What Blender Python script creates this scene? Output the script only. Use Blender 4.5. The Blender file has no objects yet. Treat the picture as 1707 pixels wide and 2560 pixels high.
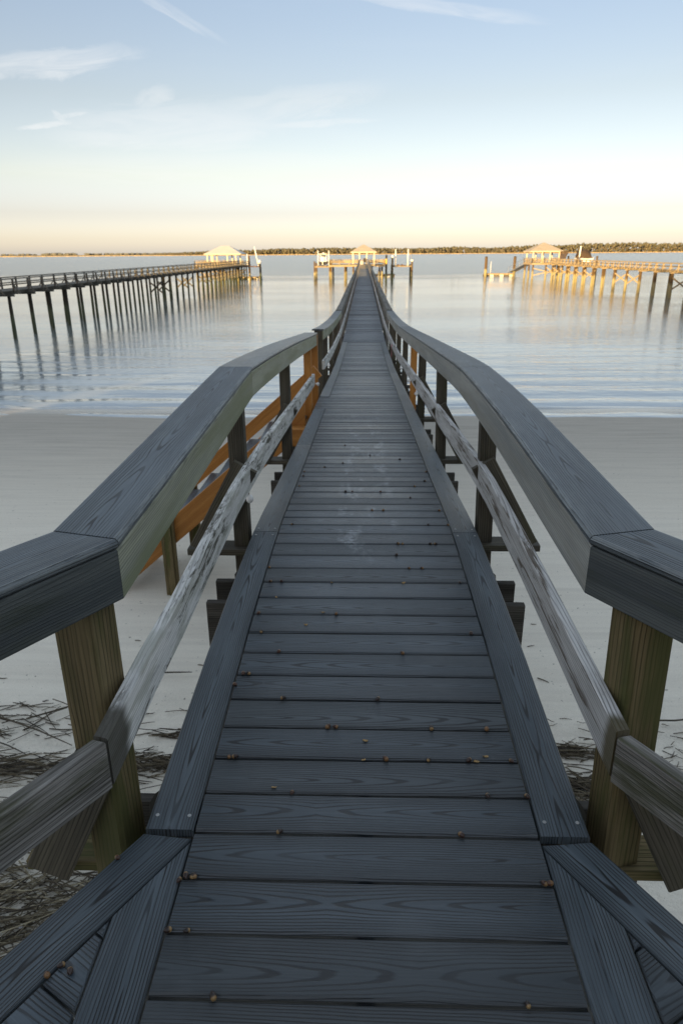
import bpy, math, random
import numpy as np
from mathutils import Vector, Matrix, noise as mnoise
R = math.radians
random.seed(7)
sc = bpy.context.scene
col = sc.collection

# ------------------------------------------------------------------ node helpers
class NT:
    def __init__(s, nt):
        s.nt = nt
    def n(s, typ, props=None, **ins):
        nd = s.nt.nodes.new(typ)
        for k, v in (props or {}).items():
            setattr(nd, k, v)
        for k, v in ins.items():
            key = int(k[1:]) if k[0] == 'i' and k[1:].isdigit() else k.replace('_', ' ')
            s.set(nd.inputs[key], v)
        return nd
    def set(s, sock, v):
        if isinstance(v, bpy.types.NodeSocket):
            s.nt.links.new(v, sock)
        elif isinstance(v, bpy.types.Node):
            s.nt.links.new(v.outputs[0], sock)
        else:
            if sock.type == 'RGBA' and len(v) == 3:
                v = (*v, 1)
            sock.default_value = v
    def m(s, op, a, b=0.0, c=0.0, clamp=False):
        nd = s.nt.nodes.new('ShaderNodeMath')
        nd.operation = op
        nd.use_clamp = clamp
        for i, v in enumerate((a, b, c)):
            s.set(nd.inputs[i], v)
        return nd.outputs[0]
    def mr(s, v, a, b, c=0.0, d=1.0, smooth=True):
        nd = s.nt.nodes.new('ShaderNodeMapRange')
        nd.interpolation_type = 'SMOOTHSTEP' if smooth else 'LINEAR'
        for i, x in enumerate((v, a, b, c, d)):
            s.set(nd.inputs[i], x)
        return nd.outputs[0]
    def xyz(s, x=0.0, y=0.0, z=0.0):
        return s.n('ShaderNodeCombineXYZ', i0=x, i1=y, i2=z).outputs[0]
    def sep(s, v):
        return s.n('ShaderNodeSeparateXYZ', i0=v).outputs
    def noise(s, v, scale=1.0, detail=3.0, rough=0.5, dist=0.0):
        return s.n('ShaderNodeTexNoise', Vector=v, Scale=scale, Detail=detail, Roughness=rough, Distortion=dist).outputs[0]
    def mix(s, f, a, b, mode='MIX'):
        nd = s.nt.nodes.new('ShaderNodeMix')
        nd.data_type = 'RGBA'
        nd.blend_type = mode
        s.set(nd.inputs[0], f)
        s.set(nd.inputs[6], a)
        s.set(nd.inputs[7], b)
        return nd.outputs[2]
    def vmul(s, v, k):
        nd = s.n('ShaderNodeVectorMath', {'operation': 'MULTIPLY'}, i0=v)
        s.set(nd.inputs[1], k)
        return nd.outputs[0]
    def vadd(s, v, k):
        nd = s.n('ShaderNodeVectorMath', {'operation': 'ADD'}, i0=v)
        s.set(nd.inputs[1], k)
        return nd.outputs[0]
    def ramp(s, f, stops, interp='LINEAR'):
        nd = s.n('ShaderNodeValToRGB', i0=f)
        cr = nd.color_ramp
        cr.interpolation = interp
        while len(cr.elements) < len(stops):
            cr.elements.new(0.5)
        for e, (p, c) in zip(cr.elements, stops):
            e.position = p
            e.color = (*c, 1)
        return nd.outputs[0]

def mat_base(name):
    m = bpy.data.materials.new(name)
    m.use_nodes = True
    t = NT(m.node_tree)
    return m, t, m.node_tree.nodes['Principled BSDF']

def bump(t, p, h, dist, strength=1.0):
    b = t.n('ShaderNodeBump', Height=h, Distance=dist, Strength=strength)
    t.set(p.inputs['Normal'], b)

def grain_coords(t):
    uv = t.sep(t.n('ShaderNodeUVMap', {'uv_map': 'grain'}).outputs[0])
    rn = t.sep(t.n('ShaderNodeUVMap', {'uv_map': 'rnd'}).outputs[0])
    return uv[0], uv[1], rn[0], rn[1]

def wood(name, c1, c2, line_dark=0.55, freq=150.0, rough=0.6, tint=0.25, spec=0.4, extra=None, arch=0.045, edge=None, dome=0.0, streak=0.35, bumpd=0.0006, huevar=None):
    """boards: cathedral grain from planks cut through long cones, plus fibre streaks and board-to-board tint"""
    m, t, p = mat_base(name)
    u, v, r1, r2 = grain_coords(t)
    uu = t.m('ADD', u, t.m('MULTIPLY', r1, 37.0))
    n1 = t.noise(t.xyz(t.m('MULTIPLY', uu, 2.2), t.m('MULTIPLY', v, 9.0), t.m('MULTIPLY', r2, 50)), 1.0, 3)
    a = t.m('PINGPONG', uu, t.m('ADD', 0.45, t.m('MULTIPLY', r2, 0.5)))
    vo = t.m('ADD', v, t.m('MULTIPLY', t.m('SUBTRACT', r2, 0.5), 0.05))
    vo = t.m('ADD', vo, t.m('MULTIPLY', t.m('SUBTRACT', n1, 0.5), 0.022))
    aa = t.m('MULTIPLY', a, arch)
    rr = t.m('SQRT', t.m('ADD', t.m('MULTIPLY', vo, vo), t.m('MULTIPLY', aa, aa)))
    n2 = t.noise(t.xyz(t.m('MULTIPLY', uu, 6), t.m('MULTIPLY', v, 60), r1), 1.0, 2)
    ph = t.m('ADD', t.m('MULTIPLY', rr, freq), t.m('MULTIPLY', n2, 0.55))
    fr = t.m('FRACT', ph)
    ln = t.mr(t.m('ABSOLUTE', t.m('SUBTRACT', fr, .5)), .21, .07)
    ln = t.m('MULTIPLY', ln, t.mr(n1, 0.25, 0.6, 0.35, 1.0))
    fib = t.noise(t.xyz(t.m('MULTIPLY', uu, 5), t.m('MULTIPLY', v, 160), r2), 1.0, 3, 0.65)
    big = t.noise(t.xyz(t.m('MULTIPLY', uu, 0.7), t.m('MULTIPLY', v, 14), t.m('MULTIPLY', r1, 9)), 1.0, 3)
    k = t.m('ADD', t.m('MULTIPLY', big, 0.9), t.m('MULTIPLY', t.m('SUBTRACT', fib, 0.5), streak * 2), clamp=True)
    c = t.mix(t.mr(k, 0.2, 0.75), c1, c2)
    val = t.m('ADD', 1.0 - tint / 2, t.m('MULTIPLY', r1, tint))
    val = t.m('MULTIPLY', val, t.m('SUBTRACT', 1.0, t.m('MULTIPLY', ln, line_dark)))
    c = t.mix(1.0, c, t.xyz(val, val, val), 'MULTIPLY')
    av = t.m('ABSOLUTE', v)
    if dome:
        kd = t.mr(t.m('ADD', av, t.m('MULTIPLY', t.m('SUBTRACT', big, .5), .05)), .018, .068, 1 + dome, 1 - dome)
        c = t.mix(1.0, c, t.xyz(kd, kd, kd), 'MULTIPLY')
    if edge:
        en = t.noise(t.xyz(t.m('MULTIPLY', uu, 9), t.m('MULTIPLY', v, 60), 3.0), 1.0, 4, .65)
        ke = t.m('MULTIPLY', t.m('MULTIPLY', t.mr(av, edge - .011, edge - .003), t.mr(av, edge + .022, edge + .010)), t.mr(en, .36, .6))
        c = t.mix(t.m('MULTIPLY', ke, .5), c, (.24, .255, .25))
    if huevar:
        c = t.mix(t.m('MULTIPLY', t.mr(r2, 0.55, 1.0), 0.7), c, t.mix(1.0, c, huevar, 'MULTIPLY'))
    if extra:
        c = extra(t, c, u, v, r1, r2)
    t.set(p.inputs['Base Color'], c)
    t.set(p.inputs['Roughness'], t.m('ADD', rough - .14, t.m('ADD', t.m('MULTIPLY', r2, .2), t.m('MULTIPLY', big, .16))))
    p.inputs['Specular IOR Level'].default_value = spec
    h = t.m('SUBTRACT', t.m('MULTIPLY', fib, 0.7), t.m('MULTIPLY', ln, 0.9))
    bump(t, p, h, bumpd)
    return m

def obj_pos(t):
    return t.n('ShaderNodeNewGeometry').outputs['Position']

def algae(color, lo, hi, sx=3.0, sy=14.0, amount=0.8):
    def f(t, c, u, v, r1, r2):
        nz = t.noise(t.xyz(t.m('MULTIPLY', u, sx), t.m('MULTIPLY', v, sy), t.m('MULTIPLY', r1, 20)), 1.0, 5, 0.6)
        return t.mix(t.m('MULTIPLY', t.mr(nz, lo, hi), amount), c, color)
    return f

def weather(t, c, u, v, r1, r2):
    x = t.m('ADD', u, t.m('MULTIPLY', r1, 13))
    n1 = t.noise(t.xyz(t.m('MULTIPLY', x, 3.6), t.m('MULTIPLY', v, 24), r2), 1.0, 7, 0.78, 0.9)
    n2 = t.noise(t.xyz(t.m('MULTIPLY', x, 1.5), t.m('MULTIPLY', v, 9), t.m('MULTIPLY', r2, 9)), 1.0, 4, 0.6)
    n3 = t.noise(t.xyz(t.m('MULTIPLY', x, 3.0), t.m('MULTIPLY', v, 18), 4.0), 1.0, 4, 0.6)
    c = t.mix(t.m('MULTIPLY', t.mr(n3, 0.48, 0.60), 0.5), c, (0.30, 0.305, 0.24))
    k = t.m('MULTIPLY', t.mr(n1, 0.50, 0.58), t.mr(n2, 0.42, 0.56))
    c = t.mix(t.m('MULTIPLY', k, 0.9), c, (0.06, 0.055, 0.036))
    y = t.sep(obj_pos(t))[1]
    e = t.mr(t.m('ADD', y, t.m('MULTIPLY', n2, .10)), 1.53, 1.47)
    return t.mix(t.m('MULTIPLY', e, .9), c, (0.055, 0.05, 0.036))

def weather_r(t, c, u, v, r1, r2):
    x = t.m('ADD', u, t.m('MULTIPLY', r1, 13))
    n1 = t.noise(t.xyz(t.m('MULTIPLY', x, 1.6), t.m('MULTIPLY', v, 38), r2), 1.0, 6, 0.7, 0.5)
    n2 = t.noise(t.xyz(t.m('MULTIPLY', x, 1.2), t.m('MULTIPLY', v, 10), t.m('MULTIPLY', r2, 9)), 1.0, 4, 0.6)
    k = t.m('MULTIPLY', t.mr(n1, 0.50, 0.58), t.mr(n2, 0.42, 0.55))
    c = t.mix(t.m('MULTIPLY', k, 0.85), c, (0.085, 0.062, 0.040))
    y = t.sep(obj_pos(t))[1]
    e = t.mr(t.m('ADD', y, t.m('MULTIPLY', n2, .08)), 1.545, 1.50)
    return t.mix(t.m('MULTIPLY', e, .9), c, (0.085, 0.07, 0.032))

def prints(t, c, u, v, r1, r2):
    """pale dried salt prints left by wet feet along the walkway"""
    P = obj_pos(t)
    x, y, z = t.sep(P)
    lane = t.mr(t.m('ABSOLUTE', t.m('SUBTRACT', t.m('ABSOLUTE', t.m('ADD', x, -0.02)), 0.09)), 0.11, 0.04)
    rng = t.m('MULTIPLY', t.mr(y, 2.6, 3.4), t.mr(y, 9.0, 6.0))
    blob = t.mr(t.noise(t.xyz(t.m('MULTIPLY', x, 9), t.m('MULTIPLY', y, 4.2), 3.3), 1.0, 2, 0.5), 0.52, 0.66)
    nz = t.noise(P, 38.0, 4, 0.7)
    k = t.m('MULTIPLY', t.m('MULTIPLY', lane, rng), t.m('MULTIPLY', blob, t.mr(nz, 0.40, 0.62)))
    c = t.mix(t.m('MULTIPLY', k, 0.55), c, (0.34, 0.37, 0.39))
    dirt = t.noise(t.xyz(t.m('MULTIPLY', x, 2.5), t.m('MULTIPLY', y, 2.5), 0), 1.0, 4, 0.6)
    return t.mix(t.m('MULTIPLY', t.mr(dirt, 0.5, 0.75), 0.25), c, (0.13, 0.14, 0.145))

def tide(z0, z1, dark):
    def f(t, c, u, v, r1, r2):
        z = t.sep(obj_pos(t))[2]
        nz = t.noise(obj_pos(t), 6.0, 3)
        zz = t.m('ADD', z, t.m('MULTIPLY', nz, 0.35))
        return t.mix(t.mr(zz, z1, z0), c, dark)
    return f

M = {}
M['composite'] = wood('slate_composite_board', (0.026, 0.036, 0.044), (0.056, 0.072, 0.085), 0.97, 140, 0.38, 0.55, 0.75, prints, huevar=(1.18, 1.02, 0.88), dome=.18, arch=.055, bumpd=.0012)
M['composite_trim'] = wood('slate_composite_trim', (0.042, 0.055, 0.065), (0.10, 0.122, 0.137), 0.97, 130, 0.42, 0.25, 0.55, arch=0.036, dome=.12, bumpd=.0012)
M['cap'] = wood('slate_rail_cap', (0.042, 0.053, 0.062), (0.108, 0.128, 0.140), 0.97, 120, 0.44, 0.25, 0.5, arch=0.04, edge=.089, bumpd=.0012,
               extra=algae((0.125, 0.14, 0.135), 0.5, 0.75, 1.6, 9.0, 0.55))
M['old_deck'] = wood('weathered_deck_board', (0.055, 0.065, 0.075), (0.165, 0.18, 0.195), 0.4, 90, 0.5, 0.9, 0.55, huevar=(1.1, 1.0, 0.92))
M['fascia_green'] = wood('algae_stained_composite', (0.24, 0.25, 0.195), (0.37, 0.375, 0.275), 0.4, 110, 0.6, 0.15, 0.4,
                         algae((0.185, 0.20, 0.11), 0.36, 0.66, 0.9, 9.0, 0.9))
M['fascia_dark'] = wood('dark_composite_trim', (0.055, 0.063, 0.066), (0.105, 0.115, 0.11), 0.35, 120, 0.6, 0.15, 0.35,
                        algae((0.035, 0.042, 0.022), 0.5, 0.75, 2.5, 12.0, 0.6))
M['fascia_grey'] = wood('greyed_composite_trim', (0.21, 0.22, 0.21), (0.36, 0.355, 0.32), 0.4, 110, 0.6, 0.15, 0.4,
                        algae((0.20, 0.185, 0.14), 0.45, 0.7, 1.0, 10.0, 0.6))
M['grey_wood'] = wood('weathered_white_grey_wood', (0.58, 0.575, 0.55), (0.82, 0.81, 0.77), 0.35, 95, 0.8, 0.15, 0.2, weather, streak=0.6, bumpd=0.001)
M['grey_wood_r'] = wood('weathered_grey_brown_wood', (0.42, 0.41, 0.39), (0.66, 0.65, 0.63), 0.45, 95, 0.8, 0.2, 0.2,
                        weather_r, streak=0.6, bumpd=0.001)
M['grey_wood_dark'] = wood('dark_weathered_wood', (0.13, 0.122, 0.108), (0.30, 0.285, 0.262), 0.45, 85, 0.8, 0.2, 0.2,
                           algae((0.062, 0.064, 0.032), 0.42, 0.66, 2.5, 14.0, 0.85), streak=0.7, bumpd=0.0016)
M['post'] = wood('brown_pine_post', (0.062, 0.055, 0.041), (0.13, 0.115, 0.085), 0.5, 80, 0.75, 0.3, 0.25,
                 algae((0.060, 0.062, 0.026), 0.5, 0.75, 2.0, 10.0, 0.7))
M['post_olive'] = wood('olive_pine_post', (0.125, 0.096, 0.046), (0.24, 0.185, 0.095), 0.55, 70, 0.75, 0.15, 0.25,
                       algae((0.075, 0.082, 0.026), 0.44, 0.62, 1.5, 9.0, 0.8))
M['orange'] = wood('fresh_orange_pine', (0.36, 0.145, 0.028), (0.56, 0.255, 0.062), 0.35, 70, 0.55, 0.25, 0.35,
                   algae((0.10, 0.035, 0.012), 0.66, 0.72, 3.0, 22.0, 0.8))
M['beam'] = wood('dark_damp_beam', (0.040, 0.036, 0.030), (0.10, 0.092, 0.08), 0.4, 80, 0.8, 0.3, 0.2)
M['piling'] = wood('treated_piling', (0.085, 0.092, 0.048), (0.17, 0.16, 0.095), 0.3, 60, 0.8, 0.4, 0.2, tide(-1.5, -2.3, (0.034, 0.030, 0.021)))
M['far_wood'] = wood('sun_bleached_pier_wood', (0.30, 0.235, 0.14), (0.48, 0.385, 0.24), 0.3, 60, 0.75, 0.35, 0.25)
M['far_dark'] = wood('grey_pier_wood', (0.10, 0.092, 0.075), (0.19, 0.175, 0.14), 0.3, 60, 0.75, 0.35, 0.25)
M['far_piling'] = wood('pier_piling', (0.24, 0.22, 0.11), (0.42, 0.35, 0.18), 0.3, 60, 0.8, 0.4, 0.2, tide(-1.35, -1.75, (0.115, 0.075, 0.034)))
M['far_piling_green'] = wood('green_pier_piling', (0.055, 0.075, 0.045), (0.11, 0.12, 0.075), 0.3, 60, 0.8, 0.4, 0.2, tide(-1.3, -1.8, (0.040, 0.036, 0.026)))

def plain(name, c, rough=0.5, spec=0.5, var=0.15, scale=6.0, metal=0.0):
    m, t, p = mat_base(name)
    nz = t.noise(obj_pos(t), scale, 4, 0.6)
    k = t.mr(nz, 0.3, 0.7, 1 - var, 1 + var)
    t.set(p.inputs['Base Color'], t.mix(1.0, c, t.xyz(k, k, k), 'MULTIPLY'))
    p.inputs['Roughness'].default_value = rough
    p.inputs['Specular IOR Level'].default_value = spec
    p.inputs['Metallic'].default_value = metal
    return m
M['white'] = plain('white_plastic', (0.78, 0.77, 0.74), 0.4, 0.5, 0.06)
M['white_dirty'] = plain('worn_white_plastic', (0.66, 0.65, 0.6), 0.5, 0.4, 0.12)
M['black'] = plain('black_gelcoat', (0.02, 0.021, 0.024), 0.3, 0.5)
M['charcoal'] = plain('charcoal_canvas', (0.055, 0.045, 0.038), 0.8, 0.2)
M['brown_canvas'] = plain('brown_canvas', (0.075, 0.052, 0.035), 0.85, 0.2, 0.3)
M['metal'] = plain('galvanised_metal', (0.45, 0.45, 0.44), 0.45, 0.5, 0.1, 6, 0.8)
M['rust'] = plain('rusty_beam', (0.20, 0.11, 0.06), 0.8, 0.2, 0.3)
M['glass'] = plain('tinted_glass', (0.12, 0.16, 0.18), 0.1, 0.6)
M['roof'] = wood('pale_shingle_roof', (0.40, 0.34, 0.26), (0.54, 0.47, 0.37), 0.35, 9, 0.85, 0.1, 0.15)
M['roof_white'] = wood('pale_metal_roof', (0.52, 0.49, 0.43), (0.64, 0.60, 0.53), 0.25, 9, 0.5, 0.1, 0.4)
M['fascia_cream'] = plain('cream_paint', (0.70, 0.62, 0.46), 0.6, 0.3, 0.08)
M['pink'] = plain('pink_ribbon', (0.62, 0.20, 0.24), 0.6, 0.3)
M['cord'] = plain('pale_cord', (0.42, 0.38, 0.30), 0.8, 0.2)
M['yellow'] = plain('yellow_reflective_band', (0.62, 0.42, 0.08), 0.5, 0.4)
M['leaf'] = plain('dry_leaf', (0.36, 0.24, 0.11), 0.8, 0.2, 0.4, 200)
M['speck'] = plain('dark_debris', (0.045, 0.032, 0.025), 0.8, 0.2, 0.3, 200)
M['shell'] = plain('white_shell', (0.75, 0.72, 0.72), 0.4, 0.4)
M['trunk'] = plain('bark', (0.10, 0.075, 0.05), 0.9, 0.1, 0.3)

# acorn: tan at the base, dark brown towards the tip (along its own Z)
m, t, p = mat_base('acorn_shell')
oz = t.sep(t.n('ShaderNodeTexCoord').outputs['Object'])[2]
rnd = t.n('ShaderNodeObjectInfo').outputs['Random']
k = t.mr(oz, t.m('ADD', -0.008, t.m('MULTIPLY', rnd, 0.005)), t.m('ADD', -0.002, t.m('MULTIPLY', rnd, 0.005)))
cc = t.mix(k, t.mix(rnd, (0.30, 0.19, 0.08), (0.17, 0.085, 0.032)), t.mix(rnd, (0.020, 0.014, 0.012), (0.07, 0.028, 0.014)))
t.set(p.inputs['Base Color'], cc)
p.inputs['Roughness'].default_value = 0.38
M['acorn'] = m

# reed stems: colour from per-stem random
m, t, p = mat_base('dry_reed')
u, v, r1, r2 = grain_coords(t)
c = t.ramp(r1, [(0.0, (0.035, 0.026, 0.016)), (0.45, (0.10, 0.078, 0.046)), (0.8, (0.20, 0.165, 0.10)), (1.0, (0.36, 0.31, 0.20))])
nz = t.noise(t.xyz(t.m('MULTIPLY', u, 12), 0, t.m('MULTIPLY', r2, 40)), 1.0, 3)
kk = t.mr(nz, 0.3, 0.7, 0.65, 1.15)
t.set(p.inputs['Base Color'], t.mix(1.0, c, t.xyz(kk, kk, kk), 'MULTIPLY'))
p.inputs['Roughness'].default_value = 0.8
M['reed'] = m

# far wood canopy / marsh / near wood
def foliage(name, stops, scale=0.15):
    m, t, p = mat_base(name)
    u, v, r1, r2 = grain_coords(t)
    nz = t.noise(obj_pos(t), scale, 4, 0.7)
    f = t.m('ADD', t.m('MULTIPLY', r1, 0.6), t.m('MULTIPLY', nz, 0.45), clamp=True)
    t.set(p.inputs['Base Color'], t.ramp(f, stops))
    p.inputs['Roughness'].default_value = 0.9
    p.inputs['Specular IOR Level'].default_value = 0.1
    return m
M['far_wood_leaf'] = foliage('autumn_wood', [(0.1, (0.085, 0.085, 0.06)), (0.35, (0.112, 0.108, 0.07)), (0.6, (0.14, 0.125, 0.085)), (0.9, (0.17, 0.14, 0.105))], 0.12)  # autumn tones lightened and evened out to stand in for distance haze
M['far_blue'] = foliage('distant_wood', [(0.1, (0.11, 0.12, 0.11)), (0.9, (0.16, 0.16, 0.14))], 0.05)
M['marsh'] = foliage('golden_marsh_grass', [(0.1, (0.34, 0.24, 0.11)), (0.9, (0.50, 0.37, 0.18))], 0.05)
M['near_leaf'] = foliage('live_oak_leaves', [(0.1, (0.03, 0.045, 0.018)), (0.9, (0.07, 0.09, 0.035))], 0.8)

# sand
m, t, p = mat_base('beach_sand')
P = obj_pos(t)
x, y, z = t.sep(P)
fine = t.noise(P, 160.0, 3, 0.7)
med = t.noise(P, 9.0, 5, 0.6)
band = t.noise(t.xyz(t.m('MULTIPLY', x, 0.16), t.m('MULTIPLY', y, 2.4), 0), 1.0, 5, 0.62, 0.5)
band2 = t.noise(t.xyz(t.m('MULTIPLY', x, 0.5), t.m('MULTIPLY', y, 9.0), 2), 1.0, 4, 0.6, 0.4)
wet = t.mr(t.m('ADD', y, t.m('MULTIPLY', t.m('SUBTRACT', band, 0.5), 5.0)), 9.0, 18.5)
c = t.mix(t.mr(band, 0.3, 0.7), (0.70, 0.645, 0.54), (0.78, 0.725, 0.61))
c = t.mix(t.m('MULTIPLY', t.mr(band2, 0.42, 0.72), 0.3), c, (0.56, 0.515, 0.435))
c = t.mix(t.m('MULTIPLY', wet, 0.9), c, t.mix(t.mr(band2, 0.35, 0.7), (0.39, 0.35, 0.285), (0.30, 0.265, 0.213)))
fl = t.mr(fine, 0.3, 0.7, 0.86, 1.1)
c = t.mix(1.0, c, t.xyz(fl, fl, fl), 'MULTIPLY')
spk = t.mr(t.noise(P, 20.0, 2), 0.70, 0.75)
c = t.mix(t.m('MULTIPLY', spk, 0.7), c, (0.10, 0.085, 0.065))
t.set(p.inputs['Base Color'], c)
lip = t.mr(y, 19.3, 20.2)
t.set(p.inputs['Roughness'], t.m('SUBTRACT', t.mr(wet, 0.0, 1.0, 0.95, 0.62), t.m('MULTIPLY', lip, .5)))
t.set(p.inputs['Specular IOR Level'], t.m('ADD', t.mr(wet, 0.0, 1.0, 0.15, 0.4), t.m('MULTIPLY', lip, .5)))
dry = t.mr(y, 6.5, 4.5)
h = t.m('ADD', t.m('MULTIPLY', band2, 0.006), t.m('MULTIPLY', t.m('MULTIPLY', med, dry), 0.045))
h = t.m('ADD', h, t.m('MULTIPLY', fine, 0.002))
bump(t, p, h, 1.0)
M['sand'] = m

# water
m, t, p = mat_base('river_water')
P = obj_pos(t)
x, y, z = t.sep(P)
far = t.mr(t.m('ADD', y, t.m('MULTIPLY', t.m('SUBTRACT', t.noise(t.xyz(t.m('MULTIPLY', x, 0.01), t.m('MULTIPLY', y, 0.03), 0), 1.0, 3), 0.5), 120.0)), 95.0, 190.0)
near = t.mr(y, 46.0, 22.0)
swell = t.noise(t.xyz(t.m('MULTIPLY', x, 0.16), t.m('MULTIPLY', y, 0.95), 0), 1.0, 3, 0.5, 0.6)
rip = t.noise(t.xyz(t.m('MULTIPLY', x, 1.5), t.m('MULTIPLY', y, 4.2), 5), 1.0, 4, 0.55, 0.5)
chop = t.noise(t.xyz(t.m('MULTIPLY', x, 0.5), t.m('MULTIPLY', y, 0.75), 9), 1.0, 5, 0.65)
patch = t.noise(t.xyz(t.m('MULTIPLY', x, 0.03), t.m('MULTIPLY', y, 0.12), 1), 1.0, 3)
pk = t.mr(patch, 0.35, 0.65, 0.5, 1.25)
h = t.m('MULTIPLY', swell, t.mr(near, 0.0, 1.0, 0.028, 0.055))
h = t.m('ADD', h, t.m('MULTIPLY', t.m('MULTIPLY', rip, pk), t.mr(near, 0.0, 1.0, 0.021, 0.012)))
fin = t.noise(t.xyz(t.m('MULTIPLY', x, 2.6), t.m('MULTIPLY', y, 4.5), 7), 1.0, 4, 0.6, 0.3)
h = t.m('ADD', h, t.m('MULTIPLY', t.m('MULTIPLY', fin, pk), t.mr(near, 0.0, 1.0, 0.009, 0.007)))
h = t.m('ADD', h, t.m('MULTIPLY', chop, t.mr(far, 0.0, 1.0, 0.0, 0.55)))
bump(t, p, h, 1.0)
shallow = t.mr(y, 60.0, 20.0, smooth=False)
t.set(p.inputs['Base Color'], t.mix(shallow, (0.13, 0.155, 0.16), (0.38, 0.41, 0.41)))
t.set(p.inputs['Roughness'], t.mr(far, 0.0, 1.0, 0.025, 0.16))
p.inputs['IOR'].default_value = 1.8
M['water'] = m
M['foam'] = plain('foam', (0.75, 0.74, 0.70), 0.6, 0.3, 0.2, 20)

# ------------------------------------------------------------------ mesh builder
class MB:
    def __init__(s):
        s.v = []; s.f = []; s.uv = []; s.rn = []; s.mi = []; s.sm = []
    def face(s, idx, uv, rn, mi=0, smooth=False):
        s.f.append(idx); s.uv.extend(uv); s.rn.extend([rn] * len(idx)); s.mi.append(mi); s.sm.append(smooth)
    def build(s, name, mats, parent=None, origin=None):
        if not isinstance(mats, (list, tuple)):
            mats = [mats]
        me = bpy.data.meshes.new(name)
        o0 = Vector(origin) if origin is not None else (parent.location.copy() if parent is not None else Vector((0, 0, 0)))
        me.from_pydata([tuple(Vector(p) - o0) for p in s.v], [], s.f)
        for nm, d in (('grain', s.uv), ('rnd', s.rn)):
            l = me.uv_layers.new(name=nm)
            l.data.foreach_set('uv', [c for p in d for c in p])
        me.polygons.foreach_set('material_index', s.mi)
        me.polygons.foreach_set('use_smooth', s.sm)
        for mm in mats:
            me.materials.append(M[mm] if isinstance(mm, str) else mm)
        me.update()
        o = bpy.data.objects.new(name, me)
        col.objects.link(o)
        if parent is not None:
            o.parent = parent
            o.location = o0 - abs_loc(parent)
        else:
            o.location = o0
        return o

def abs_loc(o):
    l = o.location.copy()
    while o.parent:
        o = o.parent
        l = l + o.location
    return l

def rr():
    return (random.random(), random.random())

def sweep(mb, prof, stations, rnd=None, mi=0, smooth=False, u0=0.0, caps=True):
    """prof: list of (a,b); stations: (P, lat, up)"""
    rnd = rnd or rr()
    n = len(prof)
    base = len(mb.v)
    per = [0.0]
    for i in range(n):
        a, b = prof[i], prof[(i + 1) % n]
        per.append(per[-1] + math.hypot(a[0] - b[0], a[1] - b[1]))
    us = [u0]
    for i in range(1, len(stations)):
        us.append(us[-1] + (Vector(stations[i][0]) - Vector(stations[i - 1][0])).length)
    for P, L, U in stations:
        P, L, U = Vector(P), Vector(L), Vector(U)
        for a, b in prof:
            mb.v.append(P + L * a + U * b)
    vc = (per[1] + per[2]) / 2 if n == 8 else per[n // 4]
    for k in range(len(stations) - 1):
        for i in range(n):
            j = (i + 1) % n
            q = (base + k * n + i, base + k * n + j, base + (k + 1) * n + j, base + (k + 1) * n + i)
            # across coordinate: mostly the lateral position so that grain stays centred on broad faces
            va, vb = per[i] - vc, per[i + 1] - vc
            mb.face(q, [(us[k], va), (us[k], vb), (us[k + 1], vb), (us[k + 1], va)], rnd, mi, smooth)
    if caps:
        e = len(stations) - 1
        mb.face(tuple(base + i for i in reversed(range(n))), [(prof[i][1] * 0.3, prof[i][0]) for i in reversed(range(n))], rnd, mi)
        mb.face(tuple(base + e * n + i for i in range(n)), [(prof[i][1] * 0.3, prof[i][0]) for i in range(n)], rnd, mi)

def rect(w, h, ch=0.003, top=True):
    """profile centred in a, from b=0 down to -h, chamfered; vertex order starts at top-left so faces point outwards"""
    a = w / 2
    return [(-a, -ch), (-a + ch, 0), (a - ch, 0), (a, -ch), (a, -h + ch), (a - ch, -h), (-a + ch, -h), (-a, -h + ch)]

def prof_uv_center(prof):
    return prof

def bar(mb, P0, P1, w, h, up=(0, 0, 1), ch=0.003, rnd=None, mi=0, center=True):
    """rectangular bar between two points, w along the side direction, h along up"""
    P0, P1 = Vector(P0), Vector(P1)
    d = (P1 - P0).normalized()
    U = Vector(up)
    if abs(d.dot(U)) > 0.99:
        U = Vector((0, 1, 0))
    L = d.cross(U).normalized()
    U = L.cross(d).normalized()
    pr = rect(w, h, ch)
    if center:
        pr = [(a, b + h / 2) for a, b in pr]
    sweep(mb, pr, [(P0, L, U), (P1, L, U)], rnd, mi)

def box(mb, c, s, ch=0.003, rnd=None, mi=0, rot=0.0):
    """upright box, centre c, size s; grain along the longest axis"""
    c = Vector(c)
    ax = max(range(3), key=lambda i: s[i])
    Rm = Matrix.Rotation(rot, 3, 'Z')
    E3 = [Rm @ Vector((1, 0, 0)), Rm @ Vector((0, 1, 0)), Vector((0, 0, 1))]
    d = E3[ax]
    if ax == 2:
        L, U, w, h = E3[0], E3[1], s[0], s[1]
    else:
        L, U, w, h = E3[1 - ax], E3[2], s[1 - ax], s[2]
    pr = [(a, b + h / 2) for a, b in rect(w, h, min(ch, w * 0.2, h * 0.2))]
    P0, P1 = c - d * s[ax] / 2, c + d * s[ax] / 2
    if L.cross(U).dot(d) > 0:
        P0, P1 = P1, P0
    sweep(mb, pr, [(P0, L, U), (P1, L, U)], rnd, mi)

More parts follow.
